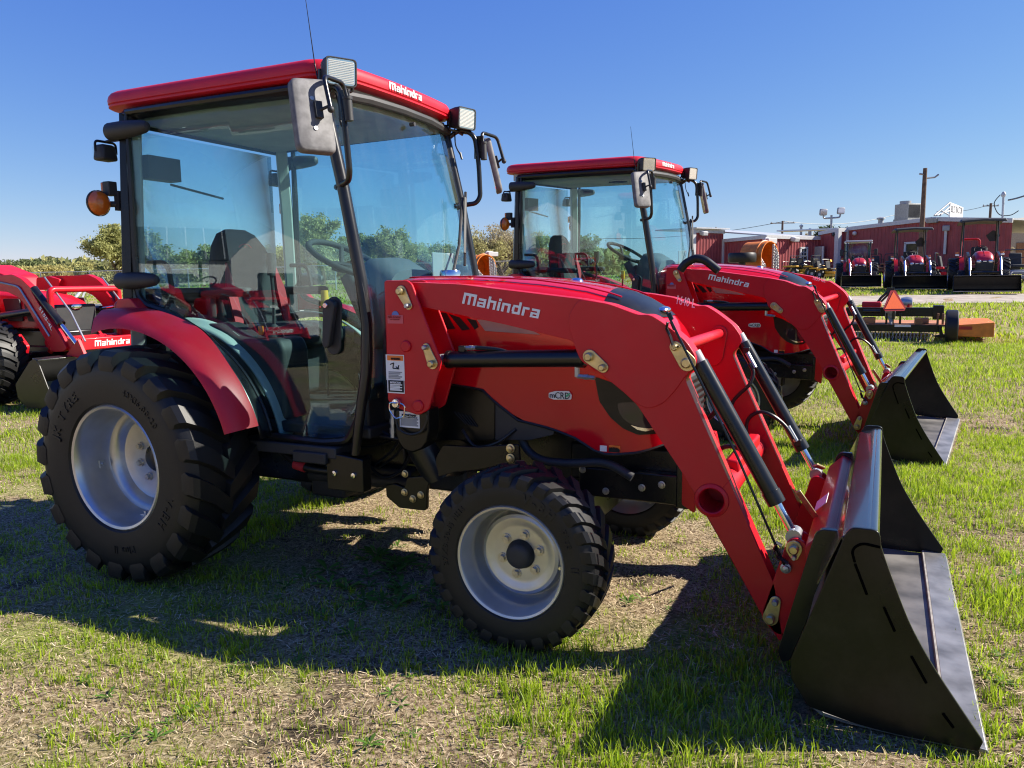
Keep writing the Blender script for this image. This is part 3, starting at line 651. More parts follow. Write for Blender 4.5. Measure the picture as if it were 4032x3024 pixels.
    m.cyl(c+Vector((-.03,0,-.06)), c+Vector((-.02,0,-.02)), .05, 18); m.build('spokes', 'seat', st)
    m = MB(); m.tube([(.64,0,1.36),(.80,0,1.10),(.88,0,.72)], [.05,.07,.09], 14); rr = []
    for x, hw, zt in ((.76,.10,1.36),(.82,.17,1.44),(.92,.21,1.44),(1.02,.22,1.38)):
        rr.append([(x, hw*math.copysign(abs(math.cos(b))**.6, math.cos(b)), 1.22+(zt-1.22)*math.copysign(abs(math.sin(b))**.6, math.sin(b))) for b in [2*math.pi*k/20 for k in range(20)]])
    m.loft(rr); m.build('dashboard', 'dash', T, ang=50)
    m = MB(); m.prism(round_poly([(.36,.70),(.60,.70),(.60,1.03),(.57,1.08),(.33,1.07),(.20,1.14),(.10,1.14),(.10,.70)], .025), -.46, -.28); m.build('right_console', 'plastic', T, bevel=.02, seg=3)
    m = MB(); m.lathe([(.001,.0),(.045,.0),(.04,.015),(.032,.018),(.034,.03),(.024,.034),(.02,.05),(.008,.06)], c=(.50,-.40,1.08), n=16, axis='z'); m.tube([(.50,-.40,1.1),(.51,-.40,1.25),(.52,-.42,1.37)], .008, 8); m.tube([(.52,-.42,1.36),(.522,-.42,1.40),(.52,-.42,1.46)], [.018,.022,.024], 12); m.build('joystick', 'seat', T)
    m = MB(); m.cyl((.44,-.42,1.09),(.44,-.42,1.13),.012,10); m.build('lever_knob', 'orange', T)
    m = MB(); m.cyl((.72,-.30,1.22),(.72,-.30,1.29),.020,12,.016); m.build('throttle_knob', 'yellow', T); m = MB(); m.tube([(.72,-.30,1.22),(.70,-.28,1.0),(.7,-.28,.8)],.006,6); m.build('throttle_lever','plastic',T)
    for s in (-1, 1):    # pale inner wheel-arch covers behind the door glass
        def arch(u, v):
            a = R(8+ (112-8)*u); r = .606; return (r*math.cos(a)*1.0, s*(.500-.08*v), .525+r*math.sin(a)*(1.0)+.03*v)
        m = MB(); m.grid(arch, 26, 4); m.build('wheel_arch_cover', 'palegrey', T, ang=60, solid=.01)
    m = MB(); m.box((.86,-.25,.74),(.10,.07,.02),(0,-.5,0)); m.box((.86,-.13,.74),(.10,.07,.02),(0,-.5,0)); m.build('pedal', 'silver', T, bevel=.006)
    # ---------- fenders
    for s in (-1, 1):
        m = MB(); rings = []; th = [17+(109-17)*i/30 for i in range(31)]
        sect = [(.585,.632),(.600,.655),(.66,.656),(.74,.648),(.785,.636),(.808,.618),(.812,.606),(.806,.606),(.80,.613),(.74,.630),(.60,.636)]
        for i, t in enumerate(th):
            t_ = R(t); ring = []
            for k, (y, r) in enumerate(sect):
                yy = y if t < 60 else y
                yin = .600+.062*sm((75-t)/35)
                if k in (0,1,10): yy = yin
                elif k == 2: yy = max(y, yin+.02)
                lift = max(0, (t-72)/37)**1.5*(.075 if k in (0,1,2,3,10) else (.05 if k in (4,9) else .012)); ring.append((r*math.cos(t_), s*yy, .525+r*math.sin(t_)+lift))
            rings.append(ring)
        m.loft(rings); fd = m.build('fender', 'redm', T, ang=40, bevel=0)
        m = MB(); m.prism(round_poly([(-.26,1.165),(-.24,1.26),(-.15,1.265),(-.09,1.21),(-.02,1.185),(-.05,1.16)], .015), s*.575, s*.635); m.build('fender_shoulder', 'redm', fd, bevel=.012, seg=3)
        def liner(u, v):
            t = 12+98*u; r = .652*(1-v)+.600*v; yo = .604+.062*sm((63-98*u)/35); yi = ys(.6*math.cos(R(t)), .525+.6*math.sin(R(t)))+.004
            return (r*math.cos(R(t)), s*(yo*(1-v)+yi*v), .525+r*math.sin(R(t))+max(0, (t-72)/37)**1.5*.07)
        m = MB(); m.grid(liner, 24, 4); m.build('fender_liner', 'black', fd, solid=.006)
        m = MB(); m.tube([(.604*math.cos(R(t)), s*(ys(.6*math.cos(R(t)), .525+.6*math.sin(R(t)))+.010), .525+.608*math.sin(R(t))+max(0, (t-72)/37)**1.5*.06) for t in range(14, 108, 5)], .010, 8); m.build('fender_seal', 'black', fd)
        m = MB(); m.ball((-.262, s*.60, 1.225), (.022,.03,.03)); m.build('tail_lamp', 'smvred', T)
    # ---------- lamps, mirrors, grab bars
    for s in (-1, 1):
        V = lambda x, y, z: Vector((x, s*y, z))
        bar = fillet([V(.915,.500,2.06),V(.985,.53,2.115),V(1.055,.560,2.085),V(1.075,.565,1.93),V(1.083,.56,1.765),V(1.065,.545,1.730),V(.962,.492,1.716)], .045)
        m = MB(); m.tube(bar, .0125, 12); gb = m.build('mirror_bar', 'black', T)
        m = MB(); m.box(V(1.075,.568,2.02),(.055,.006,.115)); m.build('bar_plate', 'black', gb, bevel=.002)
        m = MB(); m.cyl(V(1.098,.575,2.042),V(1.102,.573,1.955),.017,14); m.cyl(V(1.098,.575,2.047),V(1.098,.575,2.036),.020,14); m.build('mirror_sleeve', 'plastic', gb)
        mr = empty('mirror'); mr.parent = T
        m = MB(); m.tube(fillet([V(1.098,.575,2.03),V(1.085,.582,2.098),V(1.105,.725,2.092),V(1.14,.735,1.965)], .030), .009, 10); m.build('mirror_arm', 'black', mr)
        # mirror head: rounded slab, back towards the front
        c = V(1.062,.752,1.945); rm = Euler((0, R(-13), s*R(27))).to_matrix()
        poly = round_poly([(-.076,-.145),(.078,-.145),(.074,.135),(-.082,.148)], .030, 5)
        def place(y, z, d): return c + rm @ Vector((d, s*y, z))
        m = MB(); m.loft([[place(y*k, z*k2, d) for y, z in poly] for d, k, k2 in ((-.012,.93,.96),(-.010,1.0,1.0),(.010,1.0,1.0),(.018,.96,.975),(.022,.88,.93))]); m.build('mirror_housing', 'mirrorback', mr, ang=50)
        m = MB(); m.loft([[place(y*.90, z*.94, d) for y, z in poly] for d in (-.0145,-.012)]); m.build('mirror_glass', 'chrome', mr)
        m = MB(); m.box(place(-.018,.015,.030),(.014,.030,.065), rm); m.tube([place(-.018,.012,.03), place(-.045,.02,.055), V(1.14,.735,1.965)], .0065, 8); m.ball(V(1.14,.735,1.965), .013); m.build('mirror_clamp', 'plastic', mr, bevel=.003)
        for z in (.06,-.055):
            m = MB(); q = place(.0,z,.0225); m.cyl(q, q+rm@Vector((.003,0,0)), .008, 10); m.build('mirror_screw', 'silver', mr)
        # work lamp
        lc = V(1.008,.512,2.160); lr = Euler((0, R(4), R(-30) if s < 0 else R(-14))).to_matrix()
        def LP(d, y, z): return lc + lr @ Vector((d, y, z))
        wl = empty('work_lamp'); wl.parent = T
        rp = round_poly([(-.066,-.054),(.066,-.054),(.066,.054),(-.066,.054)], .018, 4)
        m = MB(); m.loft([[LP(d, y*k, z*k) for y, z in rp] for d, k in ((-.072,.45),(-.066,.66),(-.04,.86),(.0,.97),(.035,1.0),(.040,.99),(.040,.93),(.032,.90))], cap1=True); m.build('lamp_housing', 'plastic', wl, ang=45)
        m = MB(); m.loft([[LP(d, y*k, z*k) for y, z in rp] for d, k in ((.0325,.89),(.034,.89))]); m.build('reflector', 'chrome', wl)
        m = MB()
        for i in range(13): m.box(LP(.036, 0, -.04+i*.0066), (.003,.108,.0035), lr)
        m.build('lens_rib', 'label', wl)
        m = MB(); m.loft([[LP(d, y*k, z*k) for y, z in rp] for d, k in ((.0405,.90),(.044,.86))]); m.build('lamp_lens', 'lens', wl)
        m = MB(); m.tube(fillet([LP(-.02,.069,.01),LP(-.02,.069,-.062),LP(-.02,-.069,-.062),LP(-.02,-.069,.01)], .012), .0065, 6); m.cyl(LP(-.02,0,-.065), V(1.0,.535,2.085), .008, 8); m.build('lamp_bracket', 'black', wl)
        m = MB(); m.tube(bez([LP(-.05,0,-.03), V(.985,.48,2.03), V(1.0,.50,1.98), V(1.012,.50,1.955)]), .0035, 6); m.cyl(V(1.0,.50,1.99), V(1.01,.50,1.955), .006, 8); m.build('lamp_cable', 'rubberhi', wl)
        # rear work lamp and direction indicator
        rl = empty('rear_lamp'); rl.parent = T
        m = MB(); m.box((-.315,s*.575,1.945),(.075,.09,.075), taper=.8); m.build('lamp_housing', 'plastic', rl, bevel=.014, seg=3)
        m = MB(); m.box((-.354,s*.575,1.945),(.006,.07,.055)); m.build('lamp_lens', 'lens', rl)
        m = MB(); m.tube(fillet([(-.31,s*.63,1.945),(-.31,s*.63,1.995),(-.31,s*.52,1.995),(-.31,s*.52,1.945)], .02), .006, 6); m.prism([(-.26,1.99),(-.21,1.99),(-.21,2.07),(-.235,2.07)], s*.572, s*.580); m.cyl((-.31,s*.575,1.995),(-.25,s*.575,2.0),.007,8); m.build('lamp_bracket', 'black', rl)
        ti = empty('turn_indicator'); ti.parent = T
        m = MB(); m.lathe([(.0001,-.030),(.03,-.030),(.048,-.022),(.056,-.008),(.057,.0)], c=(-.285,s*.655,1.705), n=28, axis='x'); m.lathe([(.0001,.030),(.03,.030),(.048,.022),(.056,.008),(.057,.0)], c=(-.285,s*.655,1.705), n=28, axis='x')
        m.build('indicator_lens', 'amber', ti, ang=50)
        m = MB(); m.lathe([(.058,-.005),(.060,-.005),(.060,.005),(.058,.005)], c=(-.285,s*.655,1.705), n=28, axis='x', closed=True); m.cyl((-.285,s*.60,1.705),(-.23,s*.56,1.705),.014,8); m.box((-.245,s*.575,1.72),(.03,.03,.09)); m.build('indicator_base', 'plastic', ti)
        m = MB(); m.box((-.27,s*.60,1.775),(.045,.045,.065)); m.build('side_marker', 'plastic', ti, bevel=.004)
        m = MB(); m.box((-.300,s*.60,1.775),(.016,.042,.06)); m.build('marker_lens', 'amber', ti, bevel=.004)
    m = MB(); m.tube([(.93,-.53,2.10),(.905,-.525,2.2),(.86,-.51,2.47)], [.0035,.0025,.0013], 6); m.build('antenna', 'black', T)
    for cx in (-.15, .25, .65):
        m = MB(); m.box((cx,-.515,2.118),(.03,.012,.012)); m.build('roof_clip', 'zinc', T)
    # ---------- loader
    arm_o = round_poly(PZ('d', [(330,188),(700,203),(1000,240),(1500,300),(1700,335),(1900,410)], -.505) + PZ('f', [(130,195),(240,262),(330,330),(450,430),(520,540),(535,600),(505,670),(430,745),(600,1150),(800,1600)], -.505) + PZ('g', [(395,790),(410,830),(445,1060),(432,1080),(345,950),(0,330)], -.505) + PZ('d', [(1885,1010),(1800,930),(1640,800),(1510,720),(1478,650),(1460,582),(1000,472),(430,352),(330,330)], -.505), .02, 3)
    gus = round_poly(PZ('d', [(1498,302),(1700,335),(1900,410)], -.509) + PZ('f', [(130,195),(240,262),(330,330),(450,430),(520,540),(535,600),(505,670),(430,745),(360,850),(250,970),(150,1010)], -.509) + PZ('d', [(1960,1035),(1885,1010),(1800,930),(1640,800),(1510,720),(1478,650),(1455,575),(1425,480),(1430,400)], -.509), .02, 3)
    tcx = U('g', 118, 432, -.507)
    for s in (-1, 1):
        m = MB(); m.prism(with_hole(arm_o, (tcx.x, tcx.z), .043), s*.505, s*.425); arm = m.build('loader_arm', 'red', T, bevel=.004)
        m = MB(); m.prism(gus, s*.505, s*.510); m.build('knee_plate', 'red', arm, bevel=.003)
        # mast
        mast = round_poly(PZ('d', [(190,178),(345,176),(375,200),(572,720),(562,775),(490,1045),(420,1082),(300,1042),(215,985),(205,600)], -.535), .012, 3)
        m = MB(); m.prism(mast, s*.535, s*.522); m.prism(mast, s*.408, s*.396); m.prism([(1.25,.82),(1.36,.82),(1.36,.90),(1.25,.9)], s*.523, s*.41); m.prism([(1.222,.9),(1.24,.9),(1.24,1.3),(1.222,1.3)], s*.523, s*.41); mt = m.build('loader_mast', 'red', T, bevel=.004)
        for (x, y, r) in ((340,618,.0235),(422,1018,.0245)):
            p = U('d', x, y, -.535); m = MB(); m.lathe([(.0001,s*.010),(r*.8,s*.010),(r,s*.006),(r,0)], c=(p.x, s*.535, p.z), n=24); m.build('plug', 'red', mt)
        P = lambda x, y: tuple(PZ('d', [(x, y)], -.54)[0])
        link_plate(mt, P(305,250), P(355,348), .0235, .016, .535, s); link_plate(mt, P(515,735), P(473,625), .023, .016, .535, s)
        link_plate(arm, P(1552,692), P(1642,765), .026, .020, .510, s)
        pf = lambda x, y, yy=-.515: tuple(PZ('f', [(x, y)], yy)[0])
        link_plate(arm, pf(455,615), pf(352,478), .030, .020, .510, s)
        m = MB(); p = U('d', 278, 998, -.54); m.lathe([(.0001,s*.024),(.016,s*.022),(.020,s*.014),(.020,0)], c=(p.x, s*.535, p.z), n=18); m.cyl((p.x, s*.535, p.z), (p.x, s*.39, p.z), .015, 12); pn = m.build('mast_pin', 'chrome', mt)
        q = [U('d', x, y, -.562) for x, y in ((275,1000),(228,995),(226,1045),(268,1105),(325,1090),(330,1015),(300,1000))]; m = MB(); m.tube(fillet([(a.x, s*.562, a.z) for a in q], .012), .0035, 8); m.build('lynch_ring', 'chrome', pn)
        # lift cylinder
        a, b = Vector((1.43, s*.465, 1.010)), Vector((2.075, s*.465, 1.036))
        d = (b-a).normalized(); m = MB(); m.cyl(a+d*.035, b-d*.03, .0335, 24); m.cyl(a+d*.045, a+d*.03, .036, 24); m.cyl(b-d*.06, b-d*.03, .036, 24); m.box(b-d*.03, (.05,.04,.05)); lc = m.build('lift_cylinder', 'black', T, ang=30)
        m = MB(); m.cyl(a, a+d*.04, .0175, 16); m.build('cylinder_rod', 'chrome', lc); m = MB(); m.cyl(a-Vector((0,.04,0)), a+Vector((0,.04,0)), .022, 14); m.build('rod_eye', 'silver', lc)
        m = MB(); p = a+d*.10+Vector((0,0,.042)); m.box(p, (.03,.025,.025)); m.build('port', 'black', lc, bevel=.003)
        m = MB(); m.cyl(p+Vector((.01,0,.004)), p+Vector((.065,0,.006)), .0085, 6); m.cyl(p+Vector((.03,0,.005)), p+Vector((.045,0,.005)), .0105, 6); m.build('hose_fitting', 'silver', lc)
        m = MB(); m.tube(bez([p+Vector((.06,0,.006)), p+Vector((.16,0,.0)), p+Vector((.26,s*-.01,-.025)), p+Vector((.4,s*-.03,-.03))]), .0085, 8); m.build('hose', 'rubberhi', lc)
        m = MB(); p = b-d*.06+Vector((0,0,-.045)); m.cyl(p+Vector((0,0,.02)), p+Vector((0,0,-.025)), .010, 8); m.cyl(p+Vector((0,0,-.022)), p+Vector((.07,0,-.026)), .009, 6); m.cyl(p+Vector((.028,0,-.024)), p+Vector((.045,0,-.024)), .011, 6); m.build('hose_fitting', 'silver', lc)
        # tilt cylinder
        a, b = Vector((2.452, s*.46, 1.058)), Vector((2.797, s*.46, .455)); d = (b-a).normalized(); L = (b-a).length
        m = MB(); m.cyl(a+d*.03, a+d*(L-.125), .0285, 24); m.cyl(a+d*(L-.165), a+d*(L-.12), .0315, 24); m.cyl(a+d*.0, a+d*.04, .022, 16); tc = m.build('tilt_cylinder', 'black', T, ang=30)
        m = MB(); m.cyl(a+d*(L-.13), b, .0150, 16); m.build('cylinder_rod', 'chrome', tc)
        m = MB(); m.cyl(b-Vector((0,.03,0)), b+Vector((0,.03,0)), .026, 14); m.build('rod_eye', 'silver', tc)
        m = MB(); m.cyl(a-d*.01, a+d*.035, .0235, 16); m.build('cylinder_cap', 'greypaint', tc)
        up = Vector((.867, 0, .497))
        for t, off in ((.07, 0), (L-.16, 1)):
            c0 = a+d*t+Vector((.0, -s*.03, -.0)); m = MB(); m.box(c0, (.03,.03,.03)); m.build('port', 'black', tc, bevel=.003)
            dd = d if t < .2 else -d; m = MB(); m.cyl(c0+dd*.01+Vector((-.0,-s*.012,0)), c0+dd*.085+Vector((0,-s*.018,0)), .0105, 8); m.build('hose_fitting', 'silver', tc)
            hp = [U('f', x, y, .42) for x, y in (((1000,620),(1035,700),(1005,800),(915,885),(858,960),(850,1060)) if t < .2 else ((1385,1275),(1310,1160),(1210,1070),(1105,1035),(1015,1075),(980,1150),(985,1240)))]
            m = MB(); m.tube(bez([(p_.x, s*(.405 if i_ < 2 else .39), p_.z) for i_, p_ in enumerate(hp)]), .0085, 8); m.build('hose', 'rubberhi', tc)
        # level indicator rod beside the cylinder
        if s < 0:
            m = MB(); m.tube([U('f',275,170,-.55),U('f',900,1450,-.545),(2.775,-.53,.37)], .0045, 6); m.tube([U('f',303,180,-.55),U('f',330,240,-.55)], .0045, 6); m.build('level_rod', 'black', T)
            m = MB(); m.tube([U('f',x,y,-.53) for x,y in ((385,470),(340,490),(310,390),(275,320),(285,265),(320,270),(345,330))], .010, 6, flat=.5); m.build('level_bracket', 'black', T)
            m = MB(); m.tube([U('g',x,y,-.53) for x,y in ((470,720),(425,690),(408,650),(418,625),(440,640))], .012, 6, flat=.5); m.build('level_bracket', 'black', T)
        # lower pin
        pg = lambda x, y, yy=-.515: tuple(PZ('g', [(x, y)], yy)[0])
        # torque tube bore
        p = U('f', 0, 0, -.5); c = U('g', 118, 432, -.507)
        m = MB(); m.lathe([(.043,s*-.04),(.043,s*.004),(.047,s*.008),(.058,s*.004),(.060,0)], c=(c.x, s*.506, c.z), n=32); m.build('tube_collar', 'red', arm)
        m = MB(); m.lathe([(.0001,0),(.043,0)], c=(c.x, s*.35, c.z), n=24); m.lathe([(.0428,0),(.0428,s*.15)], c=(c.x, s*.35, c.z), n=24); m.build('tube_bore', 'redm', arm)
    tcx = U('g', 118, 432, -.507)
    m = MB(); m.lathe([(.055,-.43),(.055,.43)], c=(tcx.x,0,tcx.z), n=28); tt = m.build('torque_tube', 'red', T)
    m = MB(); p = U('f', 735, 360, .42); m.cyl((p.x,-.43,p.z),(p.x,.43,p.z),.0215,20); m.build('hose_guard_bar', 'red', T)
    for s in (-1, 1):
        m = MB(); m.prism(capsule((p.x,p.z),(p.x-.03,p.z-.10),.035,.05), s*.425, s*.415); m.build('bar_bracket', 'red', T, bevel=.003)
    m = MB(); m.box((tcx.x+.02,.05,tcx.z+.06),(.05,.55,.05)); m.build('valve_cover', 'red', T, bevel=.01)
    # lettering on the arms
    a, b = U('d',715,331,-.506), U('d',1225,433,-.506); xd = Vector((b.x-a.x,0,b.z-a.z))
    for s in (-1, 1):
        arm = [o for o in T.children if o.name.startswith('loader_arm')][0 if s < 0 else 1]
        o0 = (a.x, -.506, a.z) if s < 0 else (b.x, .506, b.z)
        m = MB(); logo_on(m, o0, xd if s < 0 else -xd, (.17,0,1) if s < 0 else (.17,0,1), xd.length, .047); m.build('lettering', 'label', arm)
    m = MB(); a = U('f',363,104,.424); b = U('f',520,140,.424); text_on(m, '1640 L', (a.x,.4245,a.z), (b.x-a.x,0,b.z-a.z), (.12,0,1), (b-a).length, .040, bold=.004, off=.001)
    arm2 = [o for o in T.children if o.name.startswith('loader_arm')][1]
    num = m.build('model_number', 'label', arm2)
    # stickers on the near mast
    mt = [o for o in T.children if o.name.startswith('loader_mast')][0]
    def sticker(k, x0, y0, x1, y1, mm, yy=-.5362, name='sticker', par=None, th=.0012):
        p, q = U(k, x0, y1, yy), U(k, x1, y0, yy); m = MB(); m.prism([(p.x,p.z),(q.x,p.z),(q.x,q.z),(p.x,q.z)], yy, yy-th); return m.build(name, mm, par or mt)
    sticker('d',208,677,325,843,'label'); sticker('d',213,682,318,712,'orangelabel', yy=-.5378, th=.001); sticker('d',216,846,327,930,'label'); sticker('d',222,850,322,922,'labelink', yy=-.5378, th=.001)
    m = MB(); text_on(m, 'WARNING', U('d',238,709,-.539), (1,0,0), (0,0,1), .045, .009, bold=.03); m.build('lettering', 'labelink', mt)
    m = MB(); text_on(m, 'INSTRUCTION', U('d',234,866,-.539), (1,0,0), (0,0,1), .050, .008, bold=.03); m.build('lettering', 'label', mt)
    for j in range(5):
        sticker('d',222,790+j*10,312-(j%3)*12,794+j*10,'greypaint', yy=-.5378, th=.0006, name='text_line'); sticker('d',232,874+j*9,312-(j%2)*15,877+j*9,'label', yy=-.539, th=.0006, name='text_line')
    m = MB()
    for w0, w1 in (((232,740),(255,730)),((255,730),(250,765)),((250,765),(285,770)),((285,770),(290,745)),((270,755),(292,772))): m.tube([U('d',*w0,-.5385),U('d',*w1,-.5385)], .0022, 5)
    m.build('pictogram', 'labelink', mt)
    sticker('d',216,410,318,465,'dealerpink'); m = MB(); q = U('d',266,410,-.537); m.lathe([(.0001,-.001),(.017,-.001),(.017,0)], c=(q.x,-.5362,q.z), n=20); m.build('dealer_globe', 'dealerblue', mt)
    m = MB(); text_on(m, "Bill's Tractor", U('d',218,430,-.539), (1,0,0), (0,0,1), .062, .011, bold=.02); m.build('lettering', 'smvred', mt); m = MB(); text_on(m, 'and Equipment', U('d',232,444,-.539), (1,0,0), (0,0,1), .046, .006, bold=.02); m.build('lettering', 'smvred', mt)
    # loader sub-frame
    for s in (-1, 1):
        poly = PZ('d', [(268,1040),(488,1040),(490,1190),(478,1260),(440,1310),(380,1332),(320,1310),(280,1250),(268,1180)], -.515)
        m = MB(); m.prism(round_poly(poly, .012), s*.515, s*.43); sf = m.build('loader_upright', 'bucketblack', T, bevel=.006)
        if s < 0:
            sticker('d',298,1062,428,1158,'label', yy=-.5165, par=sf, name='torque_sticker')
            m = MB(); text_on(m, 'IMPORTANT', U('d',312,1085,-.519), (1,0,0), (0,0,1), .070, .009, bold=.03); m.build('lettering', 'labelink', sf); m = MB(); text_on(m, 'Bolt Torque Critical', U('d',308,1096,-.519), (1,0,0), (0,0,1), .076, .006, bold=.02)
            m.build('lettering', 'labelink', sf)
            for j in range(5): sticker('d',304,1105+j*10,420-(j%2)*10,1108+j*10,'greypaint', yy=-.5182, th=.0006, name='text_line', par=sf)
            m = MB(); m.tube(bez([U('d',x,y,-.53) for x,y in ((270,1105),(290,1170),(360,1208),(440,1190),(478,1120),(478,1075))]), .0055, 8); m.build('hose', 'rubberhi', sf)
            m = MB()
            for j, (mmr, yy0) in enumerate(((.011,1045),(.009,1075),(.012,1105),(.009,1140),(.012,1165),(.010,1195))): p = U('d',248,yy0,-.50); m.cyl(p, p-Vector((0,0,.022)), mmr, 6)
            m.build('quick_couplers', 'silver', sf)
        m = MB(); m.tube([(1.29,s*.44,.66),(1.36,s*.40,.50)], [.062,.062], 20); m.cyl((1.33,s*.42,.56),(1.35,s*.10,.50),.06,16); m.build('subframe_tube', 'black', T)
        rail = PZ('p', [(660,470),(700,400),(925,412),(1070,400),(1170,395),(1180,500),(1075,520),(925,552),(780,565),(700,590),(640,605)], -.45)
        m = MB(); m.prism(round_poly(rail, .008), s*.45, s*.435); rl = m.build('subframe_rail', 'bucketblack', T, bevel=.003)
        for (x, y) in ((1124,420),(1124,480)):
            q = U('p', x, y, -.45); m = MB(); m.lathe([(.0001,s*.018),(.012,s*.016),(.014,s*.006),(.019,s*.005),(.019,0)], c=(q.x, s*.45, q.z), n=12); m.build('bolt', 'zinc', rl)
        brk = PZ('p', [(480,600),(620,590),(600,690),(600,790),(590,808),(430,790),(350,720),(345,650),(400,640),(460,665)], -.46)
        m = MB(); m.prism(round_poly(brk, .008), s*.46, s*.44); br = m.build('subframe_bracket', 'bucketblack', T, bevel=.003)
        for (x, y) in ((464,692),(516,733),(565,709),(468,577)):
            q = U('p', x, y, -.46); m = MB(); m.lathe([(.0001,s*.014),(.011,s*.012),(.013,s*.005),(.016,s*.004),(.016,0)], c=(q.x, s*.46, q.z), n=12); m.build('bolt', 'zinc', br)
    # ---------- bucket and its quick hitch
    bk = empty('bucket'); bk.parent = T
    side = round_poly([(2.968,.600),(2.985,.620),(3.055,.620),(3.060,.575),(3.070,.545),(3.094,.480),(3.143,.356),(3.202,.253),(3.27,.153),(3.335,.060),(3.325,.030),(3.10,.028),(3.006,.036),(2.886,.058),(2.836,.135),(2.832,.19),(2.92,.453)], [.012,.012,.02,.004,.03]+[.06]*4+[.005,.005,.05,.02,.008,.008,.01,.05], 3)
    for s in (-1, 1):
        m = MB(); m.prism(side, s*.844, s*.832); sp = m.build('side_plate', 'bucketblack', bk, bevel=.002)
        m = MB(); m.tube(fillet([(2.995,s*.8445,.520),(2.985,s*.8445,.555),(3.01,s*.8445,.578),(3.058,s*.8445,.572)], .02), .004, 6); m.build('slit_strip', 'slit', sp)  # no weld: matte black strips, the darkness of slits put into the colour
        for (p, q) in (((2.996,.515),(3.03,.43)),((3.075,.40),(3.105,.335)),((3.15,.27),(3.19,.20)),((3.235,.12),(3.262,.085))):
            m = MB(); m.tube([(p[0],s*.845,p[1]),(q[0],s*.845,q[1])], .004, 6); m.build('slit_strip', 'slit', sp)
    prof = [(3.33,.030),(3.20,.028),(3.0,.032),(2.93,.042),(2.885,.075),(2.862,.12),(2.86,.19),(2.885,.32),(2.925,.45),(2.965,.56),(2.975,.592)]
    m = MB(); m.prism(prof+[(x-.008,z-.008) for x, z in reversed(prof)], -.833, .833); m.build('shell', 'steelbucket', bk, ang=25)
    m = MB(); m.prism([(3.255,.034),(3.352,.026),(3.345,.038),(3.255,.044)], -.84, .84); m.build('cutting_edge', 'steelworn', bk, bevel=.002)
    m = MB(); m.tube([(3.252,-.83,.038),(3.252,.83,.038)], .0065, 6); m.build('edge_weld', 'weld', bk)
    m = MB(); m.prism(round_poly([(2.955,.585),(3.025,.612),(3.045,.606),(3.048,.585),(3.03,.578),(2.965,.560)], .006), -.831, .831); m.build('top_rail', 'gloss', bk, bevel=.002)
    m = MB(); m.cyl((3.038,-.831,.594),(3.038,.831,.594),.0175,16); m.build('rail_tube', 'gloss', bk)
    m = MB(); m.prism([(2.955,.58),(2.96,.585),(2.90,.43),(2.895,.43)], -.82, .82); m.build('back_band', 'gloss', bk)
    sticker('q',705,282,776,316,'label', yy=.60, par=bk, name='bucket_sticker')
    m = MB(); text_on(m, 'M1 PART', U('q',712,302,.598), (1,0,0), (0,0,1), .03, .01); m.build('lettering', 'labelink', bk)
    hitch = empty('quick_hitch'); hitch.parent = T
    for s in (-1, 1):
        m = MB(); m.prism(round_poly([(2.872,.515),(2.89,.532),(2.948,.532),(2.955,.515),(2.81,.075),(2.785,.065),(2.772,.10)], .012), s*.61, s*.585); m.build('hitch_ear', 'black', hitch, bevel=.002)
        poly = round_poly(PZ('q', [(170,1010),(200,965),(250,955),(310,985),(345,1040),(345,1110),(320,1180),(180,1620),(150,1668),(90,1645),(0,1545),(0,1490),(110,1180),(140,1110)], -.505), .012, 3)
        for y0 in (.505, .41):
            m = MB(); m.prism(poly, s*y0, s*(y0-.014)); hp = m.build('hitch_plate', 'red', hitch, bevel=.003)
        pq = lambda x, y: tuple(PZ('q', [(x, y)], -.512)[0])
        link_plate(hitch, pq(232,1033), pq(235,1090), .027, .014, .506, s); link_plate(hitch, pq(62,1538), pq(98,1416), .026, .018, .506, s)
        q = U('q', 174, 1172, -.515); m = MB(); m.lathe([(.0001,s*.018),(.010,s*.016),(.012,s*.008),(.018,s*.006),(.018,0)], c=(q.x, s*.515, q.z), n=14); m.build('bolt', 'silver', hitch)
        for (c, dr) in ((Vector((2.83,s*.30,.50)), Vector((-.03,-.05,.09))), ):
            m = MB(); m.box(c+dr*.3, (.02,.010,.13), Euler((R(25 if s < 0 else 70),R(-30),0)).to_matrix()); m.build('latch_lever', 'zinc', hitch, bevel=.003)
    m = MB(); m.prism(round_poly([(2.84,.46),(2.90,.52),(2.945,.50),(2.90,.36),(2.86,.34)], .01), -.585, .585); m.prism([(2.80,.11),(2.82,.07),(2.84,.12),(2.83,.19)], -.585, .585); m.build('hitch_beam', 'red', hitch, bevel=.004)
    m = MB(); m.prism([(2.835,.18),(2.85,.18),(2.93,.50),(2.915,.50)], -.58, .58); m.build('hitch_back_plate', 'redm', hitch)
    m = MB(); p = Vector((2.862,-.18,.502)); m.box(p,(.055,.14,.002),(0,R(-45),0)); m.build('hitch_sticker', 'label', hitch)
    return T, num
mat('casting', (.03,.03,.032), .6, var=.3, bump=.3, bscale=60)
mat('palegreen', (.10,.45,.25), .5); mat('dealerpink', (.62,.10,.12), .5); mat('dealerblue', (.12,.18,.45), .5)
mat('gloss', (.02,.021,.022), .16, coat=.5, var=.15, bump=.02, bscale=60)
mat('steelbucket', (.20,.19,.175), .45, metal=.25, var=.3, vscale=5, bump=.06, bscale=30, dirt=1, tint2=(.075,.073,.07)); mat('weld', (.30,.28,.25), .7, var=.3, vscale=20)
T1, num1 = compact_tractor()
tag(T1, 'red cab tractor with front loader and black bucket marked 1640 L on its loader arm', 'tractor', 'cab tractors with loaders')
T2 = copy_tree(T1)
T2.location = (.235, 3.925, .140); T2.rotation_euler = Euler((.034, .029, -.119))
tag(T2, 'red cab tractor with front loader marked 1635 CL, black padding on its hood', 'tractor', 'cab tractors with loaders')
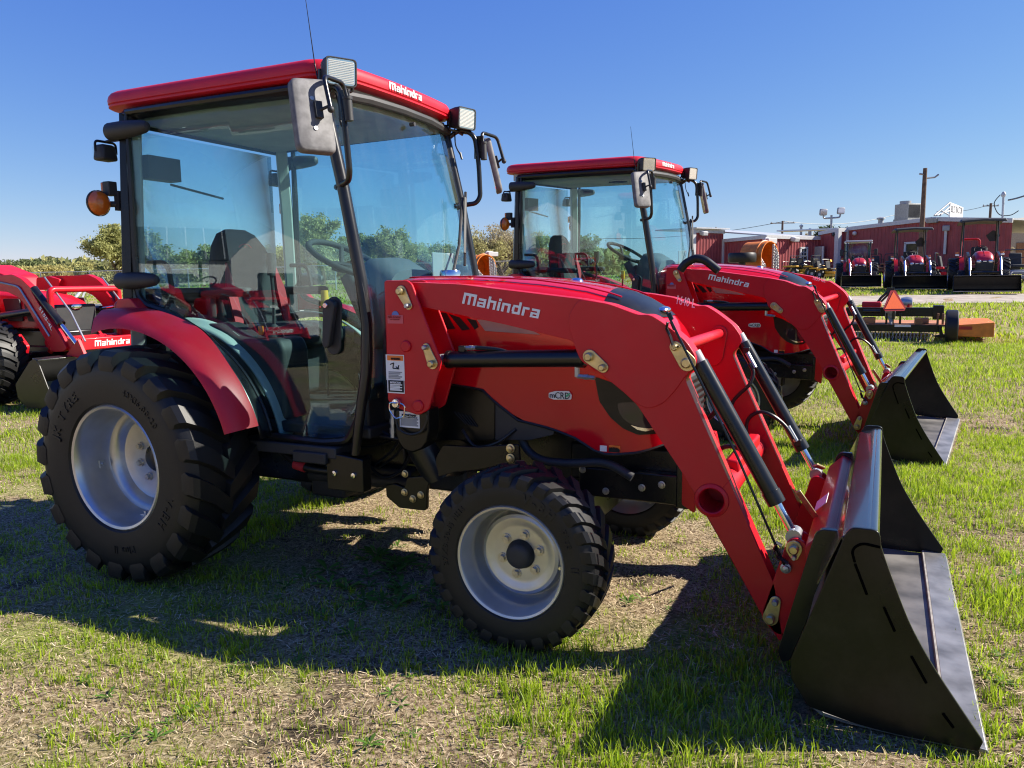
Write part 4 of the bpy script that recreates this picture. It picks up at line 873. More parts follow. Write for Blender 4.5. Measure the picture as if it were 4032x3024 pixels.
def walk(o):
    yield o
    for c in o.children: yield from walk(c)
for o in walk(T2):
    if o.name.startswith('model_number'):
        v0 = np.array([v.co[:] for v in num1.data.vertices]); m = MB(); a = Vector((float(v0[:,0].min()), .4245, 1.205))
        text_on(m, '1635 CL', (a.x,.4245,1.206), (1,0,-.2), (.12,0,1), .105, .036, bold=.008); me = m.mesh('model_number'); me.materials.append(MAT['label']); o.data = me
# padded wrap over the second tractor's loader arm
# ================================================================== ground, road, grass
def groundmat():
    m = bpy.data.materials.new('groundmat'); m.use_nodes = True; MAT['groundmat'] = m
    n = m.node_tree.nodes; l = m.node_tree.links; b = n['Principled BSDF']; b.inputs['Roughness'].default_value = .95; b.inputs['Specular IOR Level'].default_value = .02
    tc = n.new('ShaderNodeTexCoord')
    def noise(sc, det=6, rough=.6, dist=0):
        t = n.new('ShaderNodeTexNoise'); t.inputs['Scale'].default_value = sc; t.inputs['Detail'].default_value = det; t.inputs['Roughness'].default_value = rough; t.inputs['Distortion'].default_value = dist
        l.new(tc.outputs['Object'], t.inputs['Vector']); return t
    def ramp(src, stops):
        r = n.new('ShaderNodeValToRGB'); l.new(src, r.inputs['Fac']); e = r.color_ramp.elements
        while len(e) < len(stops): e.new(.5)
        for k, (p, c) in enumerate(stops): e[k].position = p; e[k].color = (*c, 1) if len(c) == 3 else c
        return r
    def mix(f, a, c):
        x = n.new('ShaderNodeMixRGB'); l.new(f, x.inputs[0]); l.new(a, x.inputs[1]); l.new(c, x.inputs[2]); return x
    fine = noise(58, 9, .82); straw = ramp(fine.outputs['Fac'], [(.36, (.035, .025, .016)), (.46, (.20, .14, .08)), (.56, (.48, .375, .235)), (.68, (.72, .60, .42))])
    fine2 = noise(45, 8, .7); green = ramp(fine2.outputs['Fac'], [(.3, (.09, .12, .02)), (.5, (.25, .31, .06)), (.7, (.45, .48, .14))])
    soil = ramp(noise(90, 8, .7).outputs['Fac'], [(.35, (.035, .027, .02)), (.7, (.15, .115, .08))])
    p1 = noise(.55, 5, .6, .4); pm1 = ramp(p1.outputs['Fac'], [(.50, (0,0,0)), (.66, (.75,.75,.75))])
    p2 = noise(2.6, 6, .65, .6); pm2 = ramp(p2.outputs['Fac'], [(.55, (0,0,0)), (.68, (1,1,1))])
    a = mix(pm2.outputs['Color'], straw.outputs['Color'], soil.outputs['Color'])
    c = mix(pm1.outputs['Color'], a.outputs['Color'], green.outputs['Color'])
    l.new(c.outputs['Color'], b.inputs['Base Color'])
    bp = n.new('ShaderNodeBump'); bp.inputs['Strength'].default_value = .9; bp.inputs['Distance'].default_value = .02; l.new(fine.outputs['Fac'], bp.inputs['Height']); l.new(bp.outputs['Normal'], b.inputs['Normal'])
groundmat()
def gravelmat():
    m = bpy.data.materials.new('gravelmat'); m.use_nodes = True; MAT['gravelmat'] = m
    n = m.node_tree.nodes; l = m.node_tree.links; b = n['Principled BSDF']; b.inputs['Roughness'].default_value = .95
    tc = n.new('ShaderNodeTexCoord'); t = n.new('ShaderNodeTexNoise'); t.inputs['Scale'].default_value = 2.2; t.inputs['Detail'].default_value = 12; t.inputs['Roughness'].default_value = .75; l.new(tc.outputs['Object'], t.inputs['Vector'])
    r = n.new('ShaderNodeValToRGB'); l.new(t.outputs['Fac'], r.inputs['Fac']); r.color_ramp.elements[0].position = .3; r.color_ramp.elements[0].color = (.16,.13,.10,1); r.color_ramp.elements[1].position = .68; r.color_ramp.elements[1].color = (.50,.43,.35,1); l.new(r.outputs['Color'], b.inputs['Base Color'])
gravelmat()
gx = sorted(set([round(v,3) for v in list(np.arange(-8,12,.12))+list(np.arange(-60,60,2.5))+[-600,-400,-250,-150,-100,-80,80,100,150,250,400,600]]))
gy = sorted(set([round(v,3) for v in list(np.arange(-4,14,.12))+list(np.arange(-60,120,2.0))+[-400,-250,-150,-100,-80,150,200,260,330,400,600]]))
GX, GY = np.meshgrid(gx, gy, indexing='ij'); GZ = gz(GX, GY) + np.where((np.abs(GX)<14)&(GY>-5)&(GY<14), rng.normal(0,.004,GX.shape), 0)
mb = MB(); W = len(gy); mb.v = list(zip(GX.ravel().tolist(), GY.ravel().tolist(), GZ.ravel().tolist()))
mb.f = [(i*W+j, (i+1)*W+j, (i+1)*W+j+1, i*W+j+1) for i in range(len(gx)-1) for j in range(W-1)]; mb.m = [0]*len(mb.f)
g = mb.build('ground', 'groundmat', ang=180); tag(g, kind='structure')
# gravel drive between the parked rows
n0, n1 = UG('i', 1740, 992), UG('i', 2212, 985); f0, f1 = UG('i', 1560, 938), UG('i', 2212, 924)
ax = (n1-n0); ax.z = 0; ax.normalize(); wd = max(2.2, abs((f1-n1).cross(ax).z)*1.0); pr = Vector((-ax.y, ax.x, 0)); pr = pr if pr.y > 0 else -pr
mb = MB(); L0, L1, ns = -34, 30, 64
for i in range(ns+1):
    c0 = n0+ax*(L0+(L1-L0)*i/ns)
    for j in range(7):
        q = c0+pr*(wd*j/6+.25*math.sin(i*1.3+j)*(1 if j in (0,6) else 0)); mb.v.append((q.x, q.y, gv(q.x, q.y)+.012))
mb.f = [(i*7+j, (i+1)*7+j, (i+1)*7+j+1, i*7+j+1) for i in range(ns) for j in range(6)]; mb.m = [0]*len(mb.f)
tag(mb.build('gravel_road', 'gravelmat', ang=180), kind='structure')
# ---- grass
def vnoise(x, y, sc, seed=0):
    x = np.asarray(x)*sc+seed*17.3; y = np.asarray(y)*sc-seed*9.1; xi = np.floor(x).astype(int); yi = np.floor(y).astype(int); fx = x-xi; fy = y-yi
    h = lambda a, b: (np.sin(a*127.1+b*311.7+seed*3.3)*43758.5453) % 1.0
    u = fx*fx*(3-2*fx); v = fy*fy*(3-2*fy)
    return (h(xi,yi)*(1-u)+h(xi+1,yi)*u)*(1-v)+(h(xi,yi+1)*(1-u)+h(xi+1,yi+1)*u)*v
def fbm(x, y, sc, seed=0): return (vnoise(x,y,sc,seed)*.5+vnoise(x,y,sc*2.1,seed+1)*.3+vnoise(x,y,sc*4.7,seed+2)*.2)
def footprint(n, d0, d1, margin=1.5):
    d = np.sqrt(rng.uniform(d0*d0, d1*d1, n)); t = rng.uniform(-.66*margin, .66*margin, n)
    return CAM.x+FH.x*d+R3.x*t*d, CAM.y+FH.y*d+R3.y*t*d, d
def grass_mat(name):
    m = bpy.data.materials.new(name); m.use_nodes = True; MAT[name] = m
    n = m.node_tree.nodes; l = m.node_tree.links; n.remove(n['Principled BSDF'])
    at = n.new('ShaderNodeAttribute'); at.attribute_name = 'col'
    d = n.new('ShaderNodeBsdfDiffuse'); t = n.new('ShaderNodeBsdfTranslucent'); gl = n.new('ShaderNodeBsdfGlossy'); gl.inputs['Roughness'].default_value = .45; gl.inputs['Color'].default_value = (.5,.5,.5,1)
    l.new(at.outputs['Color'], d.inputs['Color']); l.new(at.outputs['Color'], t.inputs['Color'])
    mx = n.new('ShaderNodeMixShader'); mx.inputs[0].default_value = .55; l.new(d.outputs[0], mx.inputs[1]); l.new(t.outputs[0], mx.inputs[2])
    m2 = n.new('ShaderNodeMixShader'); m2.inputs[0].default_value = .05; l.new(mx.outputs[0], m2.inputs[1]); l.new(gl.outputs[0], m2.inputs[2])
    l.new(m2.outputs[0], n['Material Output'].inputs['Surface'])
grass_mat('grassmat')
m = bpy.data.materials.new('strawmat'); m.use_nodes = True; MAT['strawmat'] = m; at = m.node_tree.nodes.new('ShaderNodeAttribute'); at.attribute_name = 'col'
m.node_tree.links.new(at.outputs['Color'], m.node_tree.nodes['Principled BSDF'].inputs['Base Color']); m.node_tree.nodes['Principled BSDF'].inputs['Roughness'].default_value = .9; m.node_tree.nodes['Principled BSDF'].inputs['Specular IOR Level'].default_value = .05
def bulk(name, V, Fq, C, material, kind='stuff', parent=None, label=None, cat=None):
    me = bpy.data.meshes.new(name); nv = len(V); me.vertices.add(nv); me.vertices.foreach_set('co', V.astype(np.float32).ravel())
    lt = np.concatenate([np.full(len(f), f.shape[1]) for f in Fq]).astype(np.int32); li = np.concatenate([f.ravel() for f in Fq]).astype(np.int32)
    me.loops.add(len(li)); me.loops.foreach_set('vertex_index', li); me.polygons.add(len(lt)); st = np.concatenate([[0], np.cumsum(lt)[:-1]]).astype(np.int32)
    me.polygons.foreach_set('loop_start', st); me.polygons.foreach_set('loop_total', lt); me.update(calc_edges=True)
    a = me.color_attributes.new('col', 'FLOAT_COLOR', 'POINT'); a.data.foreach_set('color', np.concatenate([C, np.ones((nv,1))],1).astype(np.float32).ravel())
    me.materials.append(MAT[material]); o = bpy.data.objects.new(name, me); col.objects.link(o)
    if parent: o.parent = parent
    tag(o, label, cat, kind=kind); return o
def blades(x, y, h, wdt, lean, cb):
    n = len(x); a = rng.uniform(0, 2*np.pi, n); z = gz(x, y)-.004; dx, dy = np.cos(a), np.sin(a); la = rng.uniform(0, 2*np.pi, n); lx, ly = np.cos(la)*lean*h, np.sin(la)*lean*h
    B = np.stack([x,y,z],1); side = np.stack([dx*wdt/2, dy*wdt/2, 0*x],1); L = np.stack([lx,ly,0*x],1); Z = np.stack([0*x,0*x,1+0*x],1)
    v = np.stack([B-side, B+side, B-side*.8+L*.35+Z*(h*.55)[:,None], B+side*.8+L*.35+Z*(h*.55)[:,None], B+L+Z*(h*(1-.35*lean**2))[:,None]],1).reshape(-1,3)
    i = np.arange(n)[:,None]*5; q = np.concatenate([i,i+1,i+3,i+2],1); t = np.concatenate([i+2,i+3,i+4],1)
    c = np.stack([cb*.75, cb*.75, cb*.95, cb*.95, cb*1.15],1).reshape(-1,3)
    return v, q, t, c
def grass_layer(parts, name, label):
    V=[];Q=[];T_=[];C=[];o=0
    for v,q,t,c in parts: V.append(v);Q.append(q+o);T_.append(t+o);C.append(c);o+=len(v)
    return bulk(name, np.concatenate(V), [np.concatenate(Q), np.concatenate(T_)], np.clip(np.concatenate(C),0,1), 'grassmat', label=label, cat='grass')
def density(x, y):
    d = fbm(x, y, .55, 3); d2 = fbm(x, y, 2.2, 8)
    right = 1/(1+np.exp(-(x-2.6+.25*(y))*1.2)) * 1/(1+np.exp(-(y+.2)*2))
    left = 1/(1+np.exp((x+.3)*2))*.5
    k = .66+1.1*(d-.45)+1.7*(d2-.5)+.35*right+left*.4
    under = ((x>.2)&(x<2.4)&(y>-.55)&(y<1.0)); k = np.where(under, k*.30-.06, k)
    return np.clip(k, .02, 1.2)
cl = lambda n, a, b: (np.array(a)[None]+(np.array(b)-np.array(a))[None]*rng.uniform(0,1,(n,1)))*rng.uniform(.75,1.2,(n,1))
parts = []
def clear_of(x, y):                 # nothing grows through the buckets or the drive
    ok = ~((x > 2.84) & (x < 3.33) & (np.abs(y) < .84))
    c_, s_ = math.cos(-.119), math.sin(-.119); lx = (x-.268)*c_+(y-3.916)*s_; ly = -(x-.268)*s_+(y-3.916)*c_
    ok &= ~((lx > 2.84) & (lx < 3.33) & (np.abs(ly) < .84))
    off = (x-n0.x)*pr.x+(y-n0.y)*pr.y; return ok & ~((off > .1) & (off < wd-.1))
def emit(x, y, k, hh, ww, lean, dryf=.10, tall=1.):
    ok = clear_of(x, y); x, y, k = x[ok], y[ok], k[ok]; m_ = len(x)
    big = fbm(x, y, 1.1, 21) > .55
    h = rng.uniform(hh[0], hh[1], m_)*(.45+.55*np.clip(k,0,1.2))*np.where(big, 1.2, .85)*tall
    c = cl(m_, (.22,.35,.014), (.50,.63,.04)); dry = rng.uniform(0,1,m_) < dryf; c[dry] = cl(int(dry.sum()), (.42,.35,.17), (.58,.50,.28))
    parts.append(blades(x, y, h, rng.uniform(ww[0], ww[1], m_), rng.uniform(lean[0], lean[1], m_), c))
# tufts near the camera
n = 21000; x, y, d = footprint(n, .9, 6.0); k = density(x, y); keep = rng.uniform(0,1,n) < k*.75; x, y, k = x[keep], y[keep], k[keep]
nb = rng.integers(5, 17, len(x)); sp_ = rng.uniform(.008,.04,len(x)); X = np.repeat(x, nb)+rng.normal(0,1,nb.sum())*np.repeat(sp_, nb); Y = np.repeat(y, nb)+rng.normal(0,1,nb.sum())*np.repeat(sp_, nb)
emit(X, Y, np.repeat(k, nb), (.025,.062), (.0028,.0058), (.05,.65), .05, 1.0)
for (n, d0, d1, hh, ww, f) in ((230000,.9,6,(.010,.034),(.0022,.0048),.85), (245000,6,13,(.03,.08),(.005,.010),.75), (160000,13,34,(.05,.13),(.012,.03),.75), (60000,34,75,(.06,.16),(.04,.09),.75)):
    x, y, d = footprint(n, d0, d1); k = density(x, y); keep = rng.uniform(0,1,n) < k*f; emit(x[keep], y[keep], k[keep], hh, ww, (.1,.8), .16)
grass_layer(parts, 'grass', 'short green grass growing in patches over the lot')
# dry straw lying on the ground
n = 260000; x, y, d = footprint(n, .9, 8.0); keep = (rng.uniform(0,1,n) < np.clip(1.15-density(x,y)*.8, .1, 1)) & clear_of(x, y); x, y = x[keep], y[keep]; n = len(x)
a = rng.uniform(0,2*np.pi,n); ln = rng.uniform(.008,.036,n); wd_ = rng.uniform(.0012,.0028,n); z = gz(x,y)+rng.uniform(.001,.012,n); tl = rng.uniform(-.25,.35,n)*ln
B = np.stack([x,y,z],1); Dv = np.stack([np.cos(a)*ln/2,np.sin(a)*ln/2,tl/2],1); Sv = np.stack([-np.sin(a)*wd_/2,np.cos(a)*wd_/2,0*a],1)
v = np.stack([B-Dv-Sv,B-Dv+Sv,B+Dv+Sv,B+Dv-Sv],1).reshape(-1,3); i = np.arange(n)[:,None]*4
c = np.repeat(cl(n,(.27,.19,.105),(.72,.58,.38)),4,0)
bulk('straw', v, [np.concatenate([i,i+1,i+2,i+3],1)], np.clip(c,0,.85), 'strawmat', label='dry straw and thatch lying on the ground', cat='straw')
# broad-leaved weeds
def weeds(spots):
    V=[];Q=[];C=[];o=0
    for (wx, wy, nl, ll) in spots:
        for k in range(nl):
            a = 2*math.pi*k/nl+random.uniform(-.4,.4); L = ll*random.uniform(.6,1.2); el = random.uniform(.15,.9); ww = L*random.uniform(.16,.26); z0 = gv(wx,wy)
            cc = np.array((.10,.20,.03))*random.uniform(.7,1.7)
            for t0, t1, w0, w1, in ((0,.35,.15,.7),(.35,.7,.7,1.0),(.7,1.0,1.0,.1)):
                for (t, wq) in ((t0,w0),(t1,w1)):
                    hz = z0+.004+L*math.sin(el)*(t-.55*t*t); rr = L*math.cos(el*.8)*t
                    for sgn in (-1,1): V.append((wx+math.cos(a)*rr-math.sin(a)*sgn*ww/2*wq, wy+math.sin(a)*rr+math.cos(a)*sgn*ww/2*wq, hz)); C.append(cc*(1+.2*t))
                Q.append((o,o+1,o+3,o+2)); o += 4
    return bulk('weeds', np.array(V), [np.array(Q)], np.array(C), 'grassmat', label='low broad leaved weeds among the grass', cat='weeds')
sp = []
for k in range(34): px, py = random.gauss(820,90), random.gauss(1250,45); p = UG('o', px, py); sp.append((p.x, p.y, random.randint(6,11), random.uniform(.05,.11)))
for k in range(60): px, py = random.uniform(150,1600), random.uniform(1240,1640); p = UG('o', px, py); sp.append((p.x, p.y, random.randint(5,9), random.uniform(.02,.05)))
for k in range(50): px, py = random.uniform(1350,2200), random.uniform(950,1500); p = UG('o', px, py); sp.append((p.x, p.y, random.randint(5,9), random.uniform(.03,.06)))
weeds([q for q in sp if bool(clear_of(np.array([q[0]]), np.array([q[1]]))[0])])
# ================================================================== utility tractor with loader (left, behind)
def utility_tractor():
    T = empty('utility_tractor')
    fx = lambda v: 3.04+(v-3.04)*1.12; fz = lambda v: 1.321+(v-1.321)*1.12
    B = Vector((-5.8, 2.76, gv(-5.8, 2.76)))       # built about the front axle; world coordinates shifted to local
    T.location = B
    loc = lambda p: (p[0]-B.x, p[1]-B.y, p[2]-B.z)
    def arm_poly(yp, pts): return [(p.x-B.x, p.z-B.z) for p in (U('l', x, y, yp) for x, y in pts)]
    near = arm_poly(2.27, [(-330,610),(-200,592),(0,590),(95,580),(170,615),(250,690),(255,720),(330,850),(480,1070),(545,1185),(520,1212),(430,1215),(330,1050),(215,840),(150,770),(60,725),(-40,715),(-330,720)])
    for s, y0 in ((-1,-.49),(1,.49)):
        m = MB(); m.prism(round_poly(near, .03), y0-s*.0, y0-s*.075); a = m.build('loader_arm', 'red', T, bevel=.005)
        m = MB(); q = [(fx(-4.95)-B.x,y0+s*.01,fz(1.38)-B.z),(fx(-4.62)-B.x,y0+s*.01,fz(1.33)-B.z),(fx(-4.22)-B.x,y0+s*.01,fz(.85)-B.z)]
        m.tube(fillet(q,.06), .011, 8); m.build('hydraulic_line', 'silver', a)
        p0, p1 = Vector((fx(-4.46)-B.x, y0-s*.04, fz(1.31)-B.z)), Vector((fx(-3.90)-B.x, y0-s*.04, fz(.78)-B.z)); d = (p1-p0).normalized(); L = (p1-p0).length
        m = MB(); m.cyl(p0, p0+d*L*.64, .040, 18); m.cyl(p0+d*L*.60, p0+d*L*.65, .046, 18); tc = m.build('tilt_cylinder', 'black', T)
        m = MB(); m.cyl(p0+d*L*.62, p1, .022, 14); m.build('cylinder_rod', 'chrome', tc)
        m = MB(); m.tube([p0+Vector((.05,-s*.10,.12)), p0+d*L*.6+Vector((.06,-s*.10,.10)), p1+Vector((.02,-s*.09,.02))], .010, 8); m.build('level_rod', 'silver', T)
        m = MB(); m.prism([(p1.x-.16,p1.z-.12),(p1.x+.05,p1.z+.05),(p1.x+.16,p1.z-.16)], y0-s*.02, y0-s*.06); m.build('hitch_plate', 'red', T, bevel=.004)
        # loader uprights
        m = MB(); m.prism(round_poly([(-.62,.72),(-.42,.72),(-.36,1.0),(-.30,1.38),(-.50,1.42),(-.60,1.0)], .02), s*.47, s*.36); m.build('loader_mast', 'red', T, bevel=.005)
        m = MB(); m.cyl((-.42,s*.42,.95),(.35,s*.42,1.02),.042,16); lc = m.build('lift_cylinder', 'black', T)
        m = MB(); m.cyl((.30,s*.42,1.016),(.62,s*.42,1.05),.022,14); m.build('cylinder_rod', 'chrome', lc)
        # grille guard side
        m = MB(); m.tube(fillet([(.20,s*.16,.55),(.62,s*.42,.62),(.66,s*.42,1.02),(.40,s*.42,1.28)], .05), .040, 4); m.build('guard_side', 'red', T, bevel=.006)
        m = MB(); m.prism(round_poly([(.02,.52),(.25,.52),(.30,.64),(.16,.78),(.04,.70)], .02), s*.50, s*.46); st = m.build('frame_bracket', 'red', T, bevel=.004)
    p = (fx(-3.93)-B.x, 0, fz(.83)-B.z)
    m = MB(); m.box((p[0]-.05,0,p[2]-.07),(.11,.92,.13)); cb = m.build('cross_beam', 'red', T, bevel=.01)
    m = MB(); logo_on(m, (p[0]+.007,-.22,p[2]-.10), (0,1,0), (0,0,1), .44, .068, off=.0); m.build('lettering', 'label', cb)
    m = MB(); m.cyl((.55,-.42,.68-.0),(.55,.42,.68),.055,16); m.build('torque_tube', 'red', T)
    m = MB(); m.tube(fillet([(.64,-.42,.6),(.66,-.42,1.26),(.66,.42,1.26),(.64,.42,.6)], .06), .034, 10); m.box((.63,0,.66),(.05,.80,.12)); gg = m.build('grille_guard', 'red', T)
    m = MB(); logo_on(m, (.657,-.25,.625), (0,1,0), (0,0,1), .45, .075, off=.0); m.build('lettering', 'redm', gg)
    # hood, grille, lamps
    m = MB(); rr = []
    for x, hw, zt in ((-1.5,.27,1.28),(-.9,.27,1.27),(-.3,.265,1.24),(.15,.26,1.19),(.38,.24,1.12),(.46,.21,1.04)):
        rr.append([(x, -hw, .82),(x, -hw, zt-.16),(x, -hw*.93, zt-.05),(x, -hw*.7, zt),(x, hw*.7, zt),(x, hw*.93, zt-.05),(x, hw, zt-.16),(x, hw, .82)])
    m.loft(rr, closed=True); m.build('hood', 'red', T, ang=50, bevel=.01)
    for s in (-1, 1):
        for x0 in (-.75, -.35, .02): m = MB(); m.prism(round_poly([(x0,.90),(x0+.28,.90),(x0+.24,1.16),(x0-.06,1.16)], .03), s*.262, s*.278); m.build('side_screen', 'plastic', T, bevel=.004)
        m = MB(); m.box((.45,s*.18,1.03),(.05,.15,.10)); m.build('headlamp', 'clearlamp', T, bevel=.02)
    m = MB(); m.box((.455,0,.92),(.05,.5,.34)); m.build('grille', 'plastic', T, bevel=.02)
    m = MB(); m.ball((.49,0,1.06),(.012,.07,.035)); m.build('emblem', 'chrome', T)
    # chassis, axle, wheels
    m = MB(); m.box((-.6,0,.62),(2.3,.38,.36)); m.box((.2,0,.50),(.9,.42,.24)); m.box((0,0,.46),(.22,1.25,.18)); m.box((.42,0,.62),(.2,.42,.3)); m.build('chassis', 'black', T, bevel=.02)
    for s in (-1, 1):
        wheel(T, 'front', (0, s*.72, .47), s, .3*s, sc=1.40, detail=False)
        wheel(T, 'rear', (-2.1, s*.78, .72), s, .3*s, sc=1.35, detail=False)
        m = MB(); m.prism(round_poly([(-2.9,1.2),(-2.7,1.50),(-2.1,1.60),(-1.55,1.45),(-1.35,1.1),(-1.45,1.1),(-1.65,1.38),(-2.1,1.52),(-2.65,1.42),(-2.8,1.2)], .05), s*.48, s*.92); m.build('fender', 'redm', T, bevel=.02)
    m = MB(); m.box((-1.7,0,.90),(1.1,.9,.08)); m.build('platform', 'plastic', T, bevel=.01)
    m = MB(); m.box((-1.95,0,1.25),(.45,.5,.12)); m.box((-2.15,0,1.50),(.12,.48,.48)); m.build('driver_seat', 'seat', T, bevel=.05)
    m = MB(); c = Vector((-1.42,0,1.60)); m.tube([c+Vector((.14*math.cos(t), .19*math.sin(t), -.13*math.cos(t)*-.8)) for t in [2*math.pi*k/28 for k in range(28)]], .015, 8, closed=True); m.tube([c, (-1.25,0,1.3)], .03, 8); m.build('steering_wheel', 'plastic', T)
    m = MB(); m.tube(fillet([(-2.45,-.5,1.0),(-2.5,-.5,2.35),(-2.5,.5,2.35),(-2.45,.5,1.0)], .1), .035, 8); m.build('roll_bar', 'black', T)
    # bucket
    zb = .07-B.z; bx = fx(-4.30)-B.x; bk = empty('bucket'); bk.parent = T
    side = [(bx+.02,zb+.10),(bx+.16,zb),(bx+.62,zb+.02),(bx+.42,zb+.46),(bx+.36,zb+.52),(bx+.28,zb+.50),(bx+.0,zb+.24)]
    for s in (-1, 1):
        m = MB(); m.prism(round_poly(side, .015), s*.86, s*.848); m.build('side_plate', 'bucketblack', bk, bevel=.002)
    prof = [(bx+.62,zb+.02),(bx+.16,zb+.01),(bx+.04,zb+.10),(bx+.02,zb+.24),(bx+.30,zb+.50),(bx+.36,zb+.515)]
    m = MB(); m.prism(prof+[(x-.004,z-.012) for x, z in reversed(prof)], -.849, .849); m.build('shell', 'bucketblack', bk, ang=30)
    m = MB(); m.box((bx+.345,0,zb+.51),(.09,1.70,.02),(0,.2,0)); m.build('top_rail', 'gloss', bk, bevel=.004)
    return T
mat('clearlamp', (.75,.76,.78), .1, metal=.6)
T3 = utility_tractor()
m = MB(); text_on(m, '5155-4L', (.58,-.493,1.04), (.60,0,-.80), (.80,0,.60), .30, .042, bold=.02); 
a3 = [o for o in T3.children if o.name.startswith('loader_arm')][0]; m.v = [(v[0]-.02, v[1], v[2]+.02) for v in m.v]; m.build('model_number', 'label', a3)
tag(T3, 'red open utility tractor with raised loader marked 5155-4L beside the chain link fence', 'tractor', 'utility tractors with loaders')

# ================================================================== compact tractors parked by the drive
def lot_tractor(kind, label, pos, rz, sc=1.0, group='tractors parked across the drive'):
    T = empty('parked_tractor', label, 'tractor', group, loc=pos, rz=rz); T.scale = (sc,)*3
    m = MB(); rr = []
    for x, hw, zt in ((.9,.30,1.28),(1.35,.31,1.30),(1.75,.30,1.25),(1.98,.27,1.14),(2.08,.22,1.02)):
        rr.append([(x, hw*math.copysign(abs(math.cos(a))**.6, math.cos(a)), .86+(zt-.86)*max(0, math.sin(a))**.7) for a in [math.pi*k/16 for k in range(17)]])
    m.loft(rr, closed=True); hd = m.build('hood', 'redm2', T, ang=50)
    m = MB(); m.tube([(x, 0, z) for x, z in ((1.0,1.29),(1.4,1.303),(1.75,1.253),(1.98,1.145))], .010, 6); m.build('hood_ridge', 'redm2', hd)
    m = MB(); m.box((2.05,0,.80),(.12,.50,.36)); g = m.build('grille', 'plastic', T, bevel=.04, seg=3)
    for i in range(3): m = MB(); m.box((2.115,0,.70+.07*i),(.012,.42,.015)); m.build('grille_bar', 'black', g)
    for s in (-1, 1):
        m = MB(); m.ball((2.10,s*.165,.945),(.035,.075,.055)); m.build('headlamp', 'clearlamp', T)
        m = MB(); m.tube([(2.12,s*.10,.94),(2.12,s*.165,.99),(2.11,s*.24,.96)], .008, 6); m.build('lamp_brow', 'plastic', T)
    m = MB(); m.box((2.115,0,.95),(.02,.10,.03)); m.build('emblem', 'chrome', T, bevel=.006)
    m = MB(); m.box((1.0,0,.58),(2.2,.34,.34)); m.box((1.75,0,.40),(.16,1.0,.14)); m.box((0,0,.58),(.3,1.0,.26)); m.build('chassis', 'black', T, bevel=.02)
    for s in (-1, 1):
        wheel(T, 'front', (1.75, s*.60, .345), s, .2*s, detail=False); wheel(T, 'rear', (0, s*.70, .56), s, .1*s, sc=1.04, detail=False)
        m = MB(); th = [R(5+ (125-5)*i/14) for i in range(15)]; rings = []
        for t in th: rings.append([(.66*math.cos(t), s*.46, .56+.66*math.sin(t)), (.66*math.cos(t), s*.60, .56+.65*math.sin(t)), (.63*math.cos(t), s*.60, .56+.62*math.sin(t)), (.63*math.cos(t), s*.46, .56+.63*math.sin(t))])
        m.loft(rings); m.build('fender', 'redm2', T, ang=50)
        m = MB(); m.box((.30,s*.66,1.27),(.05,.10,.07)); li = m.build('indicator', 'amber', T, bevel=.01)
        m = MB(); m.box((.34,s*.66,1.20),(.04,.11,.06)); m.build('marker_lamp', 'clearlamp', li, bevel=.01)
        # loader
        pts = [(1.05,1.02),(1.10,1.22),(1.22,1.28),(1.95,1.12),(2.20,.94),(2.72,.22),(2.62,.16),(2.08,.80),(1.85,.98),(1.25,1.08)]
        m = MB(); m.prism(round_poly(pts, .04), s*.46, s*.39); m.build('loader_arm', 'black' if kind != 'cab' else 'redm2', T, bevel=.005)
        a, b = Vector((2.16,s*.42,1.04)), Vector((2.68,s*.42,.46)); d = (b-a)
        m = MB(); m.cyl(a, a+d*.66, .036, 14); tc = m.build('tilt_cylinder', 'chrome' , T); m = MB(); m.cyl(a+d*.6, b, .018, 10); m.build('cylinder_rod', 'chrome', tc)
        m = MB(); m.prism([(.96,.55),(1.14,.55),(1.18,1.25),(1.04,1.25)], s*.46, s*.37); m.build('loader_mast', 'black', T, bevel=.005)
        m = MB(); m.cyl((1.10,s*.42,.86),(1.86,s*.42,.92),.03,12); m.build('lift_cylinder', 'black', T)
    m = MB(); m.cyl((2.40,-.42,.60),(2.40,.42,.60),.04,14); m.build('torque_tube', 'black', T)
    bk = empty('bucket'); bk.parent = T
    w2 = .80 if kind == 'cab' else .90
    side = round_poly([(2.70,.10),(2.78,.02),(3.20,.02),(2.98,.44),(2.92,.50),(2.80,.50)], .02)
    for s in (-1, 1): m = MB(); m.prism(side, s*w2, s*(w2-.012)); m.build('side_plate', 'bucketblack', bk, bevel=.002)
    prof = [(3.20,.02),(2.80,.015),(2.72,.09),(2.72,.22),(2.82,.47),(2.92,.505)]
    m = MB(); m.prism(prof+[(x-.004,z-.012) for x, z in reversed(prof)], -w2+.012, w2-.012); m.build('shell', 'bucketblack', bk, ang=25)
    m = MB(); m.box((2.90,0,.50),(.10,2*w2-.03,.03)); m.build('top_rail', 'gloss', bk, bevel=.005)
    m = MB(); m.box((3.15,0,.025),(.14,2*w2,.02)); m.build('cutting_edge', 'steelworn', bk)
    # operator station
    st = empty('driver_seat'); st.parent = T
    m = MB(); m.box((.20,0,1.05),(.44,.46,.12)); m.build('seat_cushion', 'seat', st, bevel=.04); m = MB(); m.box((-.02,0,1.27),(.12,.46,.40),(0,-.15,0)); m.build('backrest', 'seat', st, bevel=.05, seg=3)
    m = MB(); c = Vector((.62,0,1.36)); m.tube([c+Vector((.10*math.cos(t), .19*math.sin(t), -.13*math.cos(t))) for t in [2*math.pi*k/28 for k in range(28)]], .014, 8, closed=True); m.tube([c, (.85,0,1.2)], .03, 8); m.build('steering_wheel', 'plastic', T)
    m = MB(); m.box((.45,0,.74),(1.0,.86,.06)); m.build('platform', 'plastic', T, bevel=.01)
